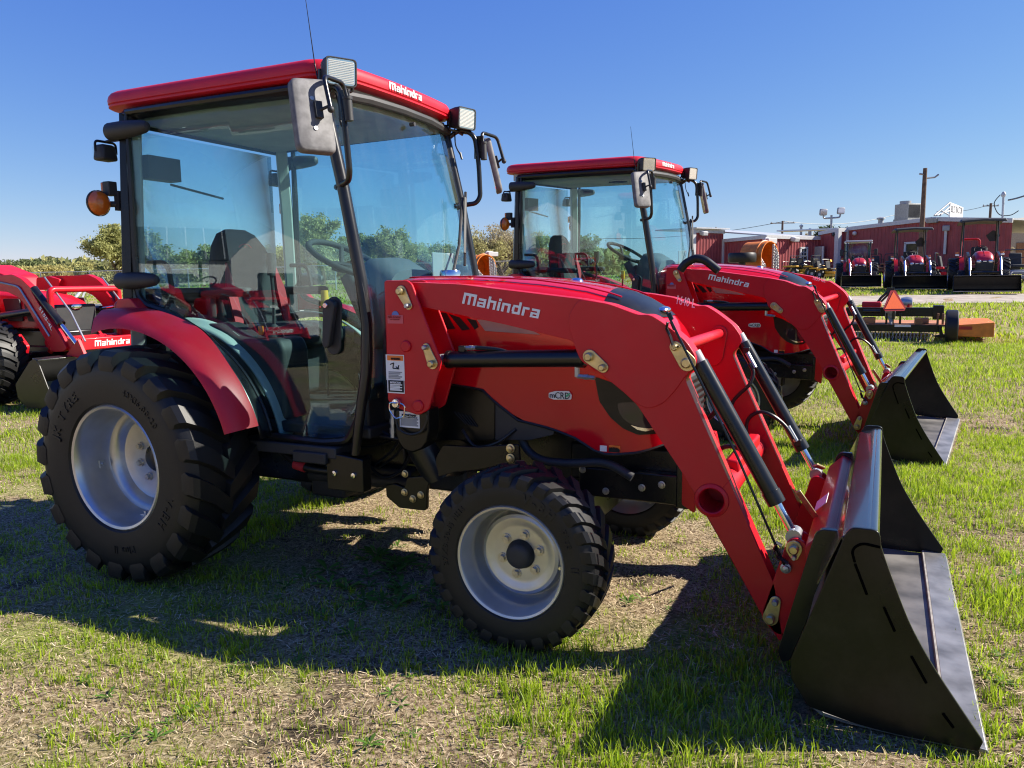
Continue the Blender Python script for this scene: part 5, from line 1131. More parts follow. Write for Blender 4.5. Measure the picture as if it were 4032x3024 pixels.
    if kind == 'cab':
        for s in (-1, 1):
            m = MB(); m.tube([(.98,s*.46,1.20),(.84,s*.50,2.02)], .030, 6); m.tube([(-.30,s*.52,1.1),(-.28,s*.52,2.02)], .032, 6); m.tube([(.98,s*.46,1.2),(.95,s*.5,.8)], .03, 6); m.build('cab_post', 'black', T)
            mr = empty('mirror'); mr.parent = T
            m = MB(); m.tube([(.90,s*.48,1.60),(.95,s*.66,1.62)], .012, 6); m.build('mirror_arm', 'black', mr); m = MB(); m.box((.95,s*.72,1.55),(.05,.15,.30)); m.build('mirror_housing', 'plastic', mr, bevel=.03, seg=3)
            m = MB(); m.grid(lambda u, v: (.86-1.12*u, s*.51, 1.15+.85*v), 2, 2); m.build('side_window', 'glass', T, solid=.005)
            m = MB(); m.box((.80,s*.50,1.98),(.10,.16,.07)); m.build('cab_lamp', 'clearlamp', T, bevel=.02)
        m = MB(); m.grid(lambda u, v: (.97-.13*v, -.46+.92*u, 1.22+.78*v), 2, 2); m.build('windscreen', 'glass', T, solid=.005)
        m = MB(); m.box((.25,0,2.06),(1.30,1.14,.09)); m.build('roof', 'trimgrey', T, bevel=.03, seg=3)
    else:
        for s in (-1, 1):
            m = MB(); m.tube(fillet([(-.25,s*.52,.9),(-.28,s*.52,1.7),(-.20,s*.50,2.30)], .1), .028, 6); m.tube([(.40,s*.50,1.15),(.25,s*.50,2.30)], .02, 6); m.build('canopy_post', 'black', T)
        rr = []
        for x, z in ((-.55,2.28),(-.30,2.34),(.4,2.36),(.95,2.34),(1.05,2.29)): rr.append([(x,-.66,z-.05),(x,-.62,z+.01),(x,0,z+.04),(x,.62,z+.01),(x,.66,z-.05),(x,.60,z-.05),(x,0,z-.01),(x,-.60,z-.05)])
        m = MB(); m.loft(rr); m.build('canopy', 'plastic', T, ang=50)
        m = MB(); m.prism([(-.10,0),(.10,0),(.205,.18),(.205,.20),(.03,.36),(-.03,.36),(-.205,.20),(-.205,.18)], -.31, -.305, axis='x'); m.v = [(v[0], v[1]+.42, v[2]+1.66) for v in m.v]; m.build('reflector_sign_back', 'plastic', T)
        if kind == 'bar':
            m = MB(); m.tube(fillet([(-.40,-.52,.95),(-.45,-.50,1.75),(-.45,.05,1.75),(-.40,.05,.95)], .12), .035, 8); m.build('roll_bar', 'redm', T)
    return T
mat('redm2', (.42,.008,.022), .35, coat=.3, var=.1); mat('trimgrey', (.45,.46,.47), .45)
def ground_at(k, x, depth):
    p = UD(k, x, 0, depth); return Vector((p.x, p.y, gv(p.x, p.y)))
def face_cam(p, extra=0): d = CAM-p; return math.atan2(d.y, d.x)+extra
pA = ground_at('i', 1150, 36.0); lot_tractor('cab', 'small red cab tractor with grey roof and loader, parked across the drive', pA, face_cam(pA, R(4)), .97)
pB = ground_at('i', 1500, 32.5); lot_tractor('rops', 'red tractor with black canopy, black bucket resting against the ground, beside the grey pole', pB, face_cam(pB, R(7)), 1.03)
pC = ground_at('i', 1958, 29.5); lot_tractor('bar', 'red tractor with black canopy and a bent red roll bar showing behind its seat', pC, face_cam(pC, R(5)), 1.10)

# ================================================================== mowers
def mower(color, label, pos, rz, group, sc=1.0, chute=False):
    T = empty('zero_turn_mower', label, 'mower', group, loc=pos, rz=rz); T.scale = (sc,)*3
    m = MB(); m.prism(round_poly([(-.15,-.62),(.85,-.62),(.95,-.4),(.95,.4),(.85,.62),(-.15,.62)], .1), .14, .30, axis='z'); m.build('cutting_deck', color, T, bevel=.03)
    m = MB(); m.box((-.15,0,.42),(1.3,.60,.18)); m.box((1.0,0,.40),(.10,1.05,.08)); m.build('frame', color, T, bevel=.03)
    m = MB(); m.box((-.62,0,.66),(.42,.46,.34)); m.cyl((-.62,0,.8),(-.62,0,.9),.17,14); m.build('engine', 'black', T, bevel=.05)
    m = MB(); m.box((-.12,0,.68),(.48,.50,.12)); m.box((-.36,0,.95),(.12,.48,.55),(0,-.2,0)); m.build('mower_seat', 'seat', T, bevel=.05, seg=3)
    for s in (-1, 1):
        m = MB(); m.lathe([(.12,-.11),(.26,-.12),(.29,-.09),(.30,0),(.29,.09),(.26,.12),(.12,.11)], c=(-.50,s*.52,.30), n=24); dw = m.build('drive_wheel', 'rubber', T); m = MB(); m.lathe([(.0001,s*.06),(.10,s*.06),(.135,s*.11),(.14,s*.1)], c=(-.50,s*.52,.30), n=20); m.build('rim', 'trimgrey', dw)
        m = MB(); m.lathe([(.05,-.06),(.13,-.07),(.155,0),(.13,.07),(.05,.06)], c=(1.12,s*.48,.16), n=18); cw = m.build('caster_wheel', 'rubber', T); m = MB(); m.tube([(1.12,s*.57,.16),(1.10,s*.57,.36),(1.02,s*.48,.42)], .022, 6); m.build('caster_fork', color, cw)
        m = MB(); m.tube(fillet([(.10,s*.34,.55),(.14,s*.32,.98),(.16,s*.05,1.02)], .06), .016, 8); m.build('steering_lever', 'black', T)
        m = MB(); m.box((-.42,s*.52,.68),(.62,.26,.10)); m.build('fender', color, T, bevel=.03)
    m = MB(); m.tube(fillet([(-.45,-.42,.5),(-.52,-.42,1.35),(-.52,.42,1.35),(-.45,.42,.5)], .12), .026, 8); m.build('roll_bar', 'black', T)
    if chute:
        m = MB(); m.tube(bez([(.3,.0,.3),(.3,.0,.8),(.38,.0,1.12),(.62,.0,1.22)]), [.12]*24+[.13], 10, flat=.8); m.build('discharge_chute', color, T)
    return T
for i, (x, dep, rz, lb) in enumerate(((690,52,2.6,'yellow ride-on mower with its black seat tipped up, beside the window'),(745,51,2.4,'yellow ride-on mower parked between two others by the window'),(835,50,2.5,'yellow ride-on mower in front of the grey door'),(925,49,-.4,'yellow mower with tall curved discharge chute'),(985,47,-.6,'low yellow mower at the end of the yellow row'))):
    p = ground_at('i', x, dep); mower('yellow', lb, p, rz, 'yellow mowers along the building', 1.0 if i < 3 else .85, chute=(i == 3))
for i, (x, dep, rz, lb) in enumerate(((1290,53,-1.2,'dark orange ride-on mower against the red wall, right behind the cab tractor'),(1400,52,-1.2,'ride-on mower in the shade of the wall beside the window'))):
    p = ground_at('i', x, dep); mower('rust', lb, p, rz, 'mowers against the red wall')
p = ground_at('i', 1765, 37); mower('redm', 'bright red zero-turn mower between the two canopy tractors', p, -.2, None, 1.05)
p = ground_at('i', 2225, 36); mower('greypaint', 'grey mower with black roll bar beyond the right canopy tractor', p, -1.4, None, 1.1)

# ================================================================== orange rotary cutter with slow-vehicle sign
def cutter():
    D = 13.4
    P = lambda x, y, dz=0: UD('j', x, y, D+dz)
    c = ground_at('j', 900, D); T = empty('rotary_cutter', 'orange rotary cutter with black beam, chain guard and orange triangle sign', 'mower deck', loc=(c.x, c.y, c.z))
    dv = Vector((c.x-CAM.x, c.y-CAM.y, 0)).normalized(); ax = Vector((dv.y, -dv.x, 0)); cth = dv.dot(FH); T.rotation_euler = (0, 0, math.atan2(ax.y, ax.x))
    k = 13.4/CAMP['f']/2.55243      # metres per crop pixel
    X = lambda x: (x-900)*k*cth; zg = {}
    base = 1430; Z = lambda y: (base-y)*k
    # deck
    m = MB(); m.prism([(X(200),0),(X(1280),0),(X(1280),1.5),(X(200),1.5)], Z(1265), Z(1285), axis='z'); m.build('deck', 'orangedeck', T, bevel=.004)
    m = MB(); m.box((X(740),-.02,Z(1305)),(X(1240)-X(240),.03,Z(1272)-Z(1340))); m.build('deck_skirt', 'bucketblack', T, bevel=.004)
    m = MB(); m.box((X(745),.3,Z(1148)),(X(1250)-X(240),.22,Z(1102)-Z(1180)+.02)); m.box((X(1200),.3,Z(1150)),(X(1255)-X(1145),.28,Z(1090)-Z(1230))); m.build('frame_beam', 'bucketblack', T, bevel=.012)
    m = MB(); m.cyl((X(430),.15,Z(1140)),(X(610),.15,Z(1140)),.03,12); m.build('hydraulic_cylinder', 'black', T)
    for x0, x1 in ((430,560),(965,1110)):
        m = MB(); m.box((X((x0+x1)/2),.25,Z(1235)),(X(x1)-X(x0),.3,Z(1205)-Z(1265))); gb = m.build('gearbox_mount', 'orangedeck', T, bevel=.015)
    m = MB(); m.cyl((X(1010),-.0,Z(1245)),(X(1010),.3,Z(1245)),.07,14); m.build('blade_gearbox', 'rust', T)
    for x in (1195, 1245, 680, 745, 820):
        m = MB(); m.box((X(x),.05,Z(1215)),(.035,.035,Z(1155)-Z(1275))); m.build('lift_lug', 'rust' if x > 1000 else 'bucketblack', T, bevel=.005)
    m = MB(); m.tube([(X(700),.1,Z(1130)),(X(705),.05,Z(1200)),(X(740),.0,Z(1290))], .02, 8); m.tube([(X(745),.1,Z(1150)),(X(735),.05,Z(1210)),(X(735),.0,Z(1295))], .016, 8); m.box((X(715),.1,Z(1170)),(.16,.12,.14)); m.build('driveline_clamp', 'steelworn', T, bevel=.01)
    # chain guard: each hanging chain
    ch = MB()
    def link(mb, c, horizontal, r=.018):
        pts = []
        for q in range(10):
            a = 2*math.pi*q/10; u, v_ = r*math.cos(a)*.8, r*1.5*math.sin(a)
            pts.append((c[0]+(u if horizontal else 0), c[1]+(0 if horizontal else u), c[2]+v_))
        mb.tube(pts, .0045, 5, closed=True)
    proto = MB()
    for j in range(7): link(proto, (0, 0, -.03-j*.036), j % 2 == 0)
    cm = proto.mesh('chain'); cm.materials.append(MAT['chain'])
    x = X(250)
    while x < X(1180):
        inst('chain', cm, T, (x+random.uniform(-.004,.004), -.02, Z(1335)), (random.uniform(-.06,.06), random.uniform(-.05,.05), random.uniform(-.5,.5))); x += .055
    # SMV sign
    tri = [(-.05,0),(.05,0)]; sx, sz = X(752), Z(1125)
    sg = empty('slow_vehicle_sign'); sg.parent = T
    w = 120*k
    def srot(v): a = R(35); dx, dy = v[0]-sx, v[1]+.317+.22*(v[2]-sz-.15); return (sx+dx*math.cos(a)-dy*math.sin(a), -.317+dx*math.sin(a)+dy*math.cos(a), v[2])
    m = MB(); m.prism(round_poly([(sx-w*.86,sz),(sx+w*.86,sz),(sx+w,sz+.045),(sx+.045,sz+.345),(sx-.045,sz+.345),(sx-w,sz+.045)], .01), -.32, -.314); m.v = [srot(v) for v in m.v]; m.build('sign_border', 'smvred', sg)
    m = MB(); m.prism([(sx-w*.88,sz+.037),(sx+w*.88,sz+.037),(sx,sz+.325)], -.326, -.3205); m.v = [srot(v) for v in m.v]; m.build('sign_triangle', 'smv', sg)
    m = MB(); m.box((sx,-.10,sz-.0),(.04,.02,.30)); m.tube([(sx,-.11,sz+.1),(sx,-.31,sz+.1)], .012, 6); m.build('sign_bracket', 'black', sg)
    # tail wheel
    m = MB(); rw = .275; m.lathe([(.14,-.075),(rw-.02,-.09),(rw,-.075),(rw+.004,0),(rw,.075),(rw-.02,.09),(.14,.075)], c=(X(1322),-.35,rw-.005), n=32, axis='x'); tw = m.build('tail_wheel', 'rubber', T)
    m = MB(); m.lathe([(.0001,-.05),(.10,-.05),(.15,-.07),(.15,.07),(.10,.05),(.0001,.05)], c=(X(1322),-.35,rw-.005), n=24, axis='x'); m.build('rim', 'rust', tw)
    m = MB(); m.prism([(X(1170),Z(1385)),(X(1275),Z(1385)),(X(1275),Z(1360)),(X(1250),Z(1350)),(X(1230),Z(1280)),(X(1205),Z(1280)),(X(1215),Z(1360)),(X(1170),Z(1365))], -.10, -.2); m.build('wheel_arm', 'bucketblack', T, bevel=.006)
    # orange side wing
    m = MB(); rr = [[(X(1380),y,Z(z)) for y, z in ((-.35,1255),(-.35,1365),(1.2,1365),(1.2,1240))], [(X(1550),y,Z(z)) for y, z in ((-.35,1242),(-.35,1367),(1.2,1367),(1.2,1232))], [(X(1720),y,Z(z)) for y, z in ((-.30,1226),(-.30,1366),(1.0,1366),(1.0,1225))]]
    m.loft(rr); wg = m.build('side_wing', 'orange', T, bevel=.008)
    m = MB(); m.box((X(1448),-.352,Z(1283)),(X(1517)-X(1383),.006,Z(1268)-Z(1298))); m.build('reflector_strip', 'smvred', wg)
    m = MB(); m.box((X(850),-.04,Z(1280)),(X(935)-X(770),.006,Z(1268)-Z(1290))); m.build('warning_strip', 'label', T)
    # tongue and red hitch parts
    m = MB(); m.tube([(X(690),.8,Z(930)),(X(600),.8,Z(1010)),(X(545),.8,Z(1085))], .025, 6); m.tube([(X(720),.9,Z(930)),(X(560),1.0,Z(1095))], .02, 6); m.box((X(700),.8,Z(935)),(.12,.1,.10)); m.build('hitch_brace', 'black', T)
    m = MB(); m.box((X(505),.6,Z(1078)),(.32,.2,.10)); m.box((X(895),.6,Z(1075)),(.05,.2,.12)); m.build('hitch_block', 'redm', T, bevel=.02)
    m = MB(); m.lathe([(.0001,-.1),(.09,-.09),(.11,0),(.09,.09),(.0001,.1)], c=(X(875),.6,Z(1060)), n=18, axis='x'); m.build('hydraulic_motor', 'silver', T)
    return T
mat('orangedeck', (.50,.20,.08), .55, var=.3, vscale=5)
cutter()
# folded shredder wing standing upright behind the second tractor
def shredder(name, label, origin, k, flip=1, rz=None):
    T = empty(name, label, 'mower deck', 'orange folding shredders', loc=origin, rz=math.atan2(R3.y, R3.x)+R(35))
    # local: x right, y away, z up, metres; k metres per pixel of the reference crop
    arc = [(.40*math.cos(R(a))*1.0, 1.48+.40*math.sin(R(a))) for a in range(0, 181, 12)]
    prof = [(.40,.1)]+arc+[(-.40,.1)]
    inner = [(x*.95, z-.02 if z > 1 else z) for x, z in prof]
    m = MB(); m.prism([(x*.9+.0, z) for x, z in prof]+[(x*.9, z) for x, z in reversed(inner)], -.34, .34)
    m.build('deck_shell', 'orange', T, ang=40)
    m = MB(); m.prism([(x*.88, z-.015 if z > 1 else z) for x, z in prof], .30, .33); m.build('deck_top', 'orange', T)
    for yy in (-.18,):
        m = MB(); m.tube([(x*.92, yy, z+.01) for x, z in arc], .022, 6); m.build('stiffener', 'orange', T)
    proto = MB()
    for j in range(20):
        pts = []
        for q in range(8): a = 2*math.pi*q/8; u, v_ = .016*math.cos(a), .028*math.sin(a); pts.append((u if j % 2 else 0, 0 if j % 2 else u, -.03-j*.042+v_))
        proto.tube(pts, .006, 4, closed=True)
    cm = proto.mesh('chain'); cm.materials.append(MAT['chain'])
    for i in range(14):
        a = R(8+ i*5); inst('chain', cm, T, (.36*math.cos(a)*.95, -.35+.01*(i % 3), 1.46+.38*math.sin(a)-.02), (0, random.uniform(-.05,.05), random.uniform(-1,1)))
    for i in range(10): inst('chain', cm, T, (-.30+.02*i, -.30, 1.45-.02*i), (0, random.uniform(-.05,.05), random.uniform(-1,1)))
    m = MB(); m.lathe([(.12,-.10),(.32,-.12),(.345,-.09),(.35,0),(.345,.09),(.32,.12),(.12,.10)], c=(-.80,-.1,1.46), n=36, axis='z'); tw = m.build('gauge_wheel', 'rubber', T)
    m = MB(); m.cyl((-.80,-.1,1.42),(-.80,-.1,1.12),.09,14); m.box((-.65,-.1,1.10),(.4,.14,.2)); m.build('wheel_hub', 'bucketblack', tw, bevel=.01)
    m = MB(); m.tube(fillet([(.20,.0,1.88),(.24,.0,1.98),(.48,.0,1.95)], .05), .03, 8); m.box((.42,0,1.90),(.36,.2,.13)); m.build('driveline_cover', 'trimgrey', T, bevel=.03)
    return T
p = ground_at('s', 1085, 20.5); z0 = UD('s', 1085, 320, 20.5).z; o = shredder('folding_shredder', 'orange folding shredder wing upright with tyre on top, behind the second tractor hood', (p.x, p.y, z0-1.88), 1)
p = ground_at('d', 835, 24); z0 = UD('d', 835, 5, 24).z; o = shredder('folding_shredder', 'orange folding shredder seen between the two cab tractors', (p.x, p.y, z0-1.88), 1)
# ================================================================== red metal building
def hit(P, d, k, px):
    r = ray(k, px, 700); A = np.array([[d.x, -r.x],[d.y, -r.y]]); t, s = np.linalg.solve(A, np.array([CAM.x-P.x, CAM.y-P.y])); return Vector((P.x+d.x*t, P.y+d.y*t, 0))
def topz(P, k, px, py):
    r = ray(k, px, py); s = math.hypot(P.x-CAM.x, P.y-CAM.y)/math.hypot(r.x, r.y); return CAM.z+r.z*s
dA, dB = Vector((.8,-.6,0)), Vector((.6,.8,0)); nA, nB = Vector((-.6,-.8,0)), Vector((.8,-.6,0))
q = UD('i', 45, 700, 60); V0 = Vector((q.x, q.y, 0)); V1 = hit(V0, dB, 'i', 243)
V3 = hit(V1, dA, 'i', 525); V4 = hit(V3, dB, 'i', 870); V5 = hit(V4, dA, 'i', 990); V6 = hit(V5, dB, 'i', 1050); V7 = hit(V6, dA, 'i', 2120)
BL = empty('metal_building', 'long red ribbed metal building with white trim and stepped roofline', 'building', loc=(V6.x, V6.y, 1.3))
O = Vector((V6.x, V6.y, 1.3))
def wall(name, A, B_, n, tops, par=BL, material='wallred', pitch=.30, rib=.035):
    d = (B_-A); L = d.length; d.normalize(); m = MB(); xs = []
    k = int(L/pitch)
    for i in range(k+1):
        for o, h in ((0,0),(.10,0),(.13,rib),(.19,rib),(.22,0)):
            x = i*pitch+o
            if x <= L: xs.append((x, h))
    xs.append((L, 0)); vs = []
    for x, h in xs:
        p = A+d*x+n*h; zt = float(np.interp(x/L, [t for t, _ in tops], [z for _, z in tops])); zb = 1.0
        vs += [(p.x-O.x, p.y-O.y, zb-O.z), (p.x-O.x, p.y-O.y, zt-O.z)]
    m.add(vs, [(2*i, 2*i+2, 2*i+3, 2*i+1) for i in range(len(xs)-1)])
    w = m.build(name, material, par, ang=20)
    for (t0, z0), (t1, z1) in zip(tops[:-1], tops[1:]):
        a, b = A+d*(L*t0)+n*.07-O, A+d*(L*t1)+n*.07-O; a.z, b.z = z0-.10-O.z, z1-.10-O.z
        mm = MB(); u = (b-a).normalized(); mm.box((a+b)/2, ((b-a).length+.1, .12, .26), Matrix((u, Vector((0,0,1)).cross(u).normalized(), u.cross(Vector((0,0,1)).cross(u).normalized()))).transposed()); mm.build('fascia', 'trimwhite', w, bevel=.01)
    return w
def corner(P, z1):
    m = MB(); m.box((P.x-O.x, P.y-O.y, (1.0+z1)/2-O.z), (.34,.34,z1-1.0), (0,0,math.atan2(-.6,.8))); m.build('corner_trim', 'trimwhite', BL)
def roof(A, B_, n, z0, z1, depth=9, rise=.5):
    b = -n*depth; m = MB(); pts = [A, B_, B_+b, A+b]; zz = [z0, z1, z1+rise, z0+rise]
    m.add([(p.x-O.x, p.y-O.y, z+.05-O.z) for p, z in zip(pts, zz)]+[(p.x-O.x, p.y-O.y, z-.05-O.z) for p, z in zip(pts, zz)], [(0,1,2,3),(7,6,5,4),(0,4,5,1),(1,5,6,2),(2,6,7,3),(3,7,4,0)]); m.build('roof', 'roofmetal', BL)
T_ = lambda P, x, y: topz(P, 'i', x, y)
a, b = T_(V0,45,505), T_(V1,243,512); wall('wall', V0, V1, nB, [(0,a),(1,b)]); roof(V0+nB*.4, V1+nB*.4+dB*.3, nB, a+.12, b+.12, 5, .1); corner(V0, a)
a, b = T_(V1,247,570), T_(V3,525,543); wall('wall', V1, V3, nA, [(0,a),(1,b)]); corner(V1, a); corner(V3, b); zS2 = b
c = T_(V4,870,553); wall('wall', V3, V4, nB, [(0,b),(1,c)]); roof(V3, V4, nB, b, c, 9, 1.0)
a, b = T_(V4,874,522), T_(V5,990,498); wall('wall', V4, V5, nA, [(0,a),(1,b)]); corner(V5, b)
c = T_(V6,1050,503); wall('wall', V5, V6, nB, [(0,b),(1,c)]); roof(V5, V6, nB, b, c, 6, .2); corner(V6, c)
Vr = hit(V6, dA, 'i', 1600); tr = (Vr-V6).length/(V7-V6).length
a, b, c = T_(V6,1053,492), T_(Vr,1600,427), T_(V7,2120,436); big = wall('wall', V6, V7, nA, [(0,a),(tr,b),(1,c)])
roof(V6, Vr, nA, a, b, 26, 0); roof(Vr, V7, nA, b, c, 26, 0); 
# openings on the walls
def on_wall(A, d, k, px): return hit(A, d, k, px)
def window(A, d, n, k, x0, y0, x1, y1, mull):
    p0, p1 = on_wall(A, d, k, x0), on_wall(A, d, k, x1); zt, zb = topz(p0, k, x0, y0), topz(p0, k, x0, y1); u = (p1-p0).normalized(); L = (p1-p0).length; c = (p0+p1)/2+n*.06-O
    rm = Matrix((u, -n, Vector((0,0,1)))).transposed(); W = empty('window'); W.parent = BL
    m = MB(); m.box((c.x, c.y, (zt+zb)/2-O.z), (L, .05, zt-zb), rm); m.build('pane', 'darkglass', W)
    f = MB(); t = .14
    for (cx, cz, sx, sz) in ((0, zt, L+t, t), (0, zb, L+t, t), (-L/2, (zt+zb)/2, t, zt-zb), (L/2, (zt+zb)/2, t, zt-zb)): q = c+u*cx; f.box((q.x+n.x*.04, q.y+n.y*.04, cz-O.z), (sx, .10, sz), rm)
    f.build('window_frame', 'trimwhite', W)
    if mull:
        for i in range(1, 3): f = MB(); f.box((c.x+n.x*.04, c.y+n.y*.04, zb+(zt-zb)*i/3-O.z), (L, .05, .045), rm); f.build('muntin', 'trimwhite', W)
        f = MB(); f.box((c.x+n.x*.04, c.y+n.y*.04, (zt+zb)/2-O.z), (.045, .05, zt-zb), rm); f.build('muntin', 'trimwhite', W)
window(V3, dB, nB, 'i', 743, 625, 784, 708, True); window(V6, dA, nA, 'j', 805, 530, 945, 660, False)
p = on_wall(V4, dA, 'i', 880); z1 = topz(p, 'i', 880, 617); m = MB(); c = p+nA*.5-O; m.box((c.x, c.y, (1.5+z1)/2-O.z), (1.5, .06, z1-1.5), Matrix((dA, -nA, Vector((0,0,1)))).transposed()); m.build('door', 'doorgrey', BL, bevel=.02)
p = on_wall(V4, dA, 'i', 925); m = MB(); c = p+nA*.5-O; m.box((c.x, c.y, (1.5+z1)/2-O.z), (.10, .12, z1-1.5)); m.build('door_frame', 'trimwhite', BL)
for (A, d, n, x, y) in ((V3,dB,nB,690,570),(V0,dB,nB,98,530)):
    p = on_wall(A, d, 'i', x)+n*.3; z = topz(p, 'i', x, y); m = MB(); m.box((p.x-O.x, p.y-O.y, z-O.z), (.45,.5,.32), (0,.2,math.atan2(n.y, n.x))); m.build('wall_lamp', 'trimwhite', BL, bevel=.05)
for (x, y, mm) in ((1103,530,'trimwhite'),(970,537,'plastic')):
    p = on_wall(V6 if x > 1000 else V4, dA, 'i', x)+nA*.1; z = topz(p, 'i', x, y); m = MB(); m.ball((p.x-O.x, p.y-O.y, z-O.z), .16); m.build('security_camera', mm, BL)
p = on_wall(V6, dA, 'j', 1205)+nA*.12; m = MB(); m.cyl((p.x-O.x, p.y-O.y, topz(p,'j',1205,640)-O.z), (p.x-O.x, p.y-O.y, topz(p,'j',1205,395)-O.z), .09, 10); cd_ = m.build('conduit', 'trimwhite', BL); m = MB(); m.box((p.x-O.x, p.y-O.y, topz(p,'j',1205,380)-O.z), (.42,.3,.35)); m.build('junction_box', 'greypaint', cd_, bevel=.03)
p = on_wall(V6, dA, 'j', 1065)+nA*.15; m = MB(); m.box((p.x-O.x, p.y-O.y, topz(p,'j',1065,303)-O.z), (.75,.25,.32), (0,0,math.atan2(-.6,.8))); m.build('wall_plate', 'acbeige', BL, bevel=.03)
# roof furniture (things of their own)
dd = (V6-CAM).length+3
def rp(x, y, dep=62, k='j'): return UD(k, x, y, dep)
a, b = rp(715,295), rp(960,125); cx = (a+b)/2; k_ = 62/CAMP['f']/2.55243
AC = empty('rooftop_unit', 'beige ribbed air conditioning unit on the building roof', 'air conditioner', loc=(cx.x, cx.y, a.z), rz=math.atan2(R3.y, R3.x)+.35)
w_, h_ = 235*k_, 150*k_
m = MB(); m.box((0,0,h_/2), (w_*.82, w_*.7, h_)); m.build('casing', 'acbeige', AC, bevel=.03)
for i in range(12): m = MB(); m.box((-w_*.36+i*w_*.052, -w_*.36, h_*.5), (w_*.022, .05, h_*.8)); m.build('louvre', 'plastic', AC)
m = MB(); m.cyl((-.2*w_,0,h_), (-.2*w_,0,h_+.22), w_*.22, 20); m.build('fan_cowl', 'greypaint', AC)
m = MB(); m.box((0,0,-.2), (w_*.86,w_*.75,.5)); m.build('curb', 'acbeige', AC)
# rooftop sign
s0, s1 = rp(1245,250,64), rp(1375,250,66.5); z1 = rp(1245,120,64).z; z0 = s0.z; u = (s1-s0); u.z = 0; L = u.length; u.normalize(); nn = Vector((u.y,-u.x,0))
SG = empty('rooftop_sign', "white billboard lettered BILL'S TRACTOR propped on the roof ridge", 'sign', loc=(s0.x, s0.y, z0))
m = MB(); m.prism([(0,-.4),(L,-.4),(L,(z1-z0)*.80),(0,z1-z0)], -.05, .05); m.v = [tuple(u*x+nn*(-y)+Vector((0,0,z))) for x, y, z in m.v]; pn = m.build('panel', 'shedwhite', SG)
m = MB(); text_on(m, "BILL'S TRACTOR", nn*.06+u*(L*.06)+Vector((0,0,.25)), u, (0,0,1), L*.86, (z1-z0)*.55, bold=.0); m.build('lettering', 'plastic', SG)
for (h0, x0) in ((z1-z0,1095),(.65*(z1-z0),1150),(.35*(z1-z0),1110)):
    e = rp(x0, 252, 63)-Vector((s0.x, s0.y, z0)); m = MB(); m.tube([(0,0,h0), e], .07, 6); m.build('brace', 'greypaint', SG)
m = MB(); m.tube([rp(1170,205,63)-Vector((s0.x,s0.y,z0)), rp(1240,245,63)-Vector((s0.x,s0.y,z0))], .06, 6); m.build('brace', 'greypaint', SG)
for (x, y0, y1, r, lb) in ((755,500,478,.10,'thin grey vent pipe on the low roof'),(1275,462,428,.22,'capped roof vent left of the air conditioner'),(812,520,503,.14,'short roof vent behind the low eave')):
    a, b = rp(x,y0,66,'i'), rp(x,y1,66,'i'); m = MB(); m.cyl((0,0,-.6),(0,0,b.z-a.z),r,10); m.lathe([(r*1.5,-.12),(r*1.5,.0),(.001,.10)], c=(0,0,b.z-a.z), n=12, axis='z'); o = m.build('roof_vent', 'galv'); o.location = a; tag(o, lb, 'vent', 'roof vents')
# floodlights on a mast
a = rp(953,505,66,'i'); FL = empty('floodlight_mast', 'pair of floodlights on a U shaped bar above the roof', 'light', loc=a)
off = lambda x, y: rp(x, y, 66, 'i')-a
m = MB(); m.cyl(Vector((0,0,-.8)), off(953,410), .09, 10); m.tube(fillet([off(900,408), off(902,432), off(1008,425), off(1012,398)], .2), .07, 8); m.build('mast', 'galv', FL)
for x, y in ((900,391),(1015,382)): m = MB(); m.box(off(x,y), (.62,.3,.55), (.2,0,.4)); h = m.build('floodlight', 'greypaint', FL, bevel=.1); m = MB(); m.box(off(x,y)+Vector((.05,-.17,-.03)), (.5,.05,.42), (.2,0,.4)); m.build('lamp_glass', 'clearlamp', h)
# utility poles
def upole(k, x, yt, dep, r, name, label, cross=None):
    b = ground_at(k, x, dep); t = UD(k, x, yt, dep); T = empty(name, label, 'pole', 'wooden utility poles', loc=b); h = t.z-b.z
    m = MB(); m.tube([(0,0,-.3),(0,0,h*.5),(0,0,h)], [r,r*.88,r*.72], 14); m.build('shaft', 'brown', T)
    if cross:
        u = Vector((R3.x,R3.y,0)).normalized()
        for (dz, hl) in cross:
            m = MB(); m.tube([u*-hl+Vector((0,0,h-dz)), u*hl+Vector((0,0,h-dz))], .07, 4); c = m.build('crossarm', 'brown', T)
            for s in (-1,-.5,.5,1): m = MB(); m.cyl(u*(hl*s*.92)+Vector((0,0,h-dz)), u*(hl*s*.92)+Vector((0,0,h-dz+.22)), .06, 8); m.build('insulator', 'greypaint', c)
    return T, b, h
P1, b1, h1 = upole('i', 1572, 103, 44, .15, 'utility_pole', 'thick brown wooden pole rising in front of the red building')
u = Vector((R3.x,R3.y,0)).normalized(); m = MB(); m.tube([Vector((0,0,h1-.55)), u*.55+Vector((0,0,h1-.5)), u*.75+Vector((0,0,h1-.35))], .05, 6); m.tube([Vector((0,0,h1-.35)), u*-.3+Vector((0,0,h1-.3))], .05, 6); m.build('bracket', 'greypaint', P1)
P2, b2, h2 = upole('i', 648, 448, 130, .22, 'utility_pole', 'distant pole with one crossarm and transformer behind the low roof', [(.35,2.0)])
m = MB(); m.cyl((.4,0,h2-3.6),(.4,0,h2-2.4),.35,12); m.build('transformer', 'galv', P2)
P3, b3, h3 = upole('i', 2018, 332, 120, .24, 'utility_pole', 'distant pole with crossarm to the right of the roof sign', [(.4,1.2),(2.6,2.6)])
P4, b4, h4 = upole('i', 208, 488, 190, .22, 'utility_pole', 'far small pole above the left block of the building', [(.4,2.4)])
a, b = rp(2076,430,58,'i'), rp(2078,285,58,'i'); SM = empty('service_mast', 'grey electric service mast with looped cables above the eave', 'mast', loc=a)
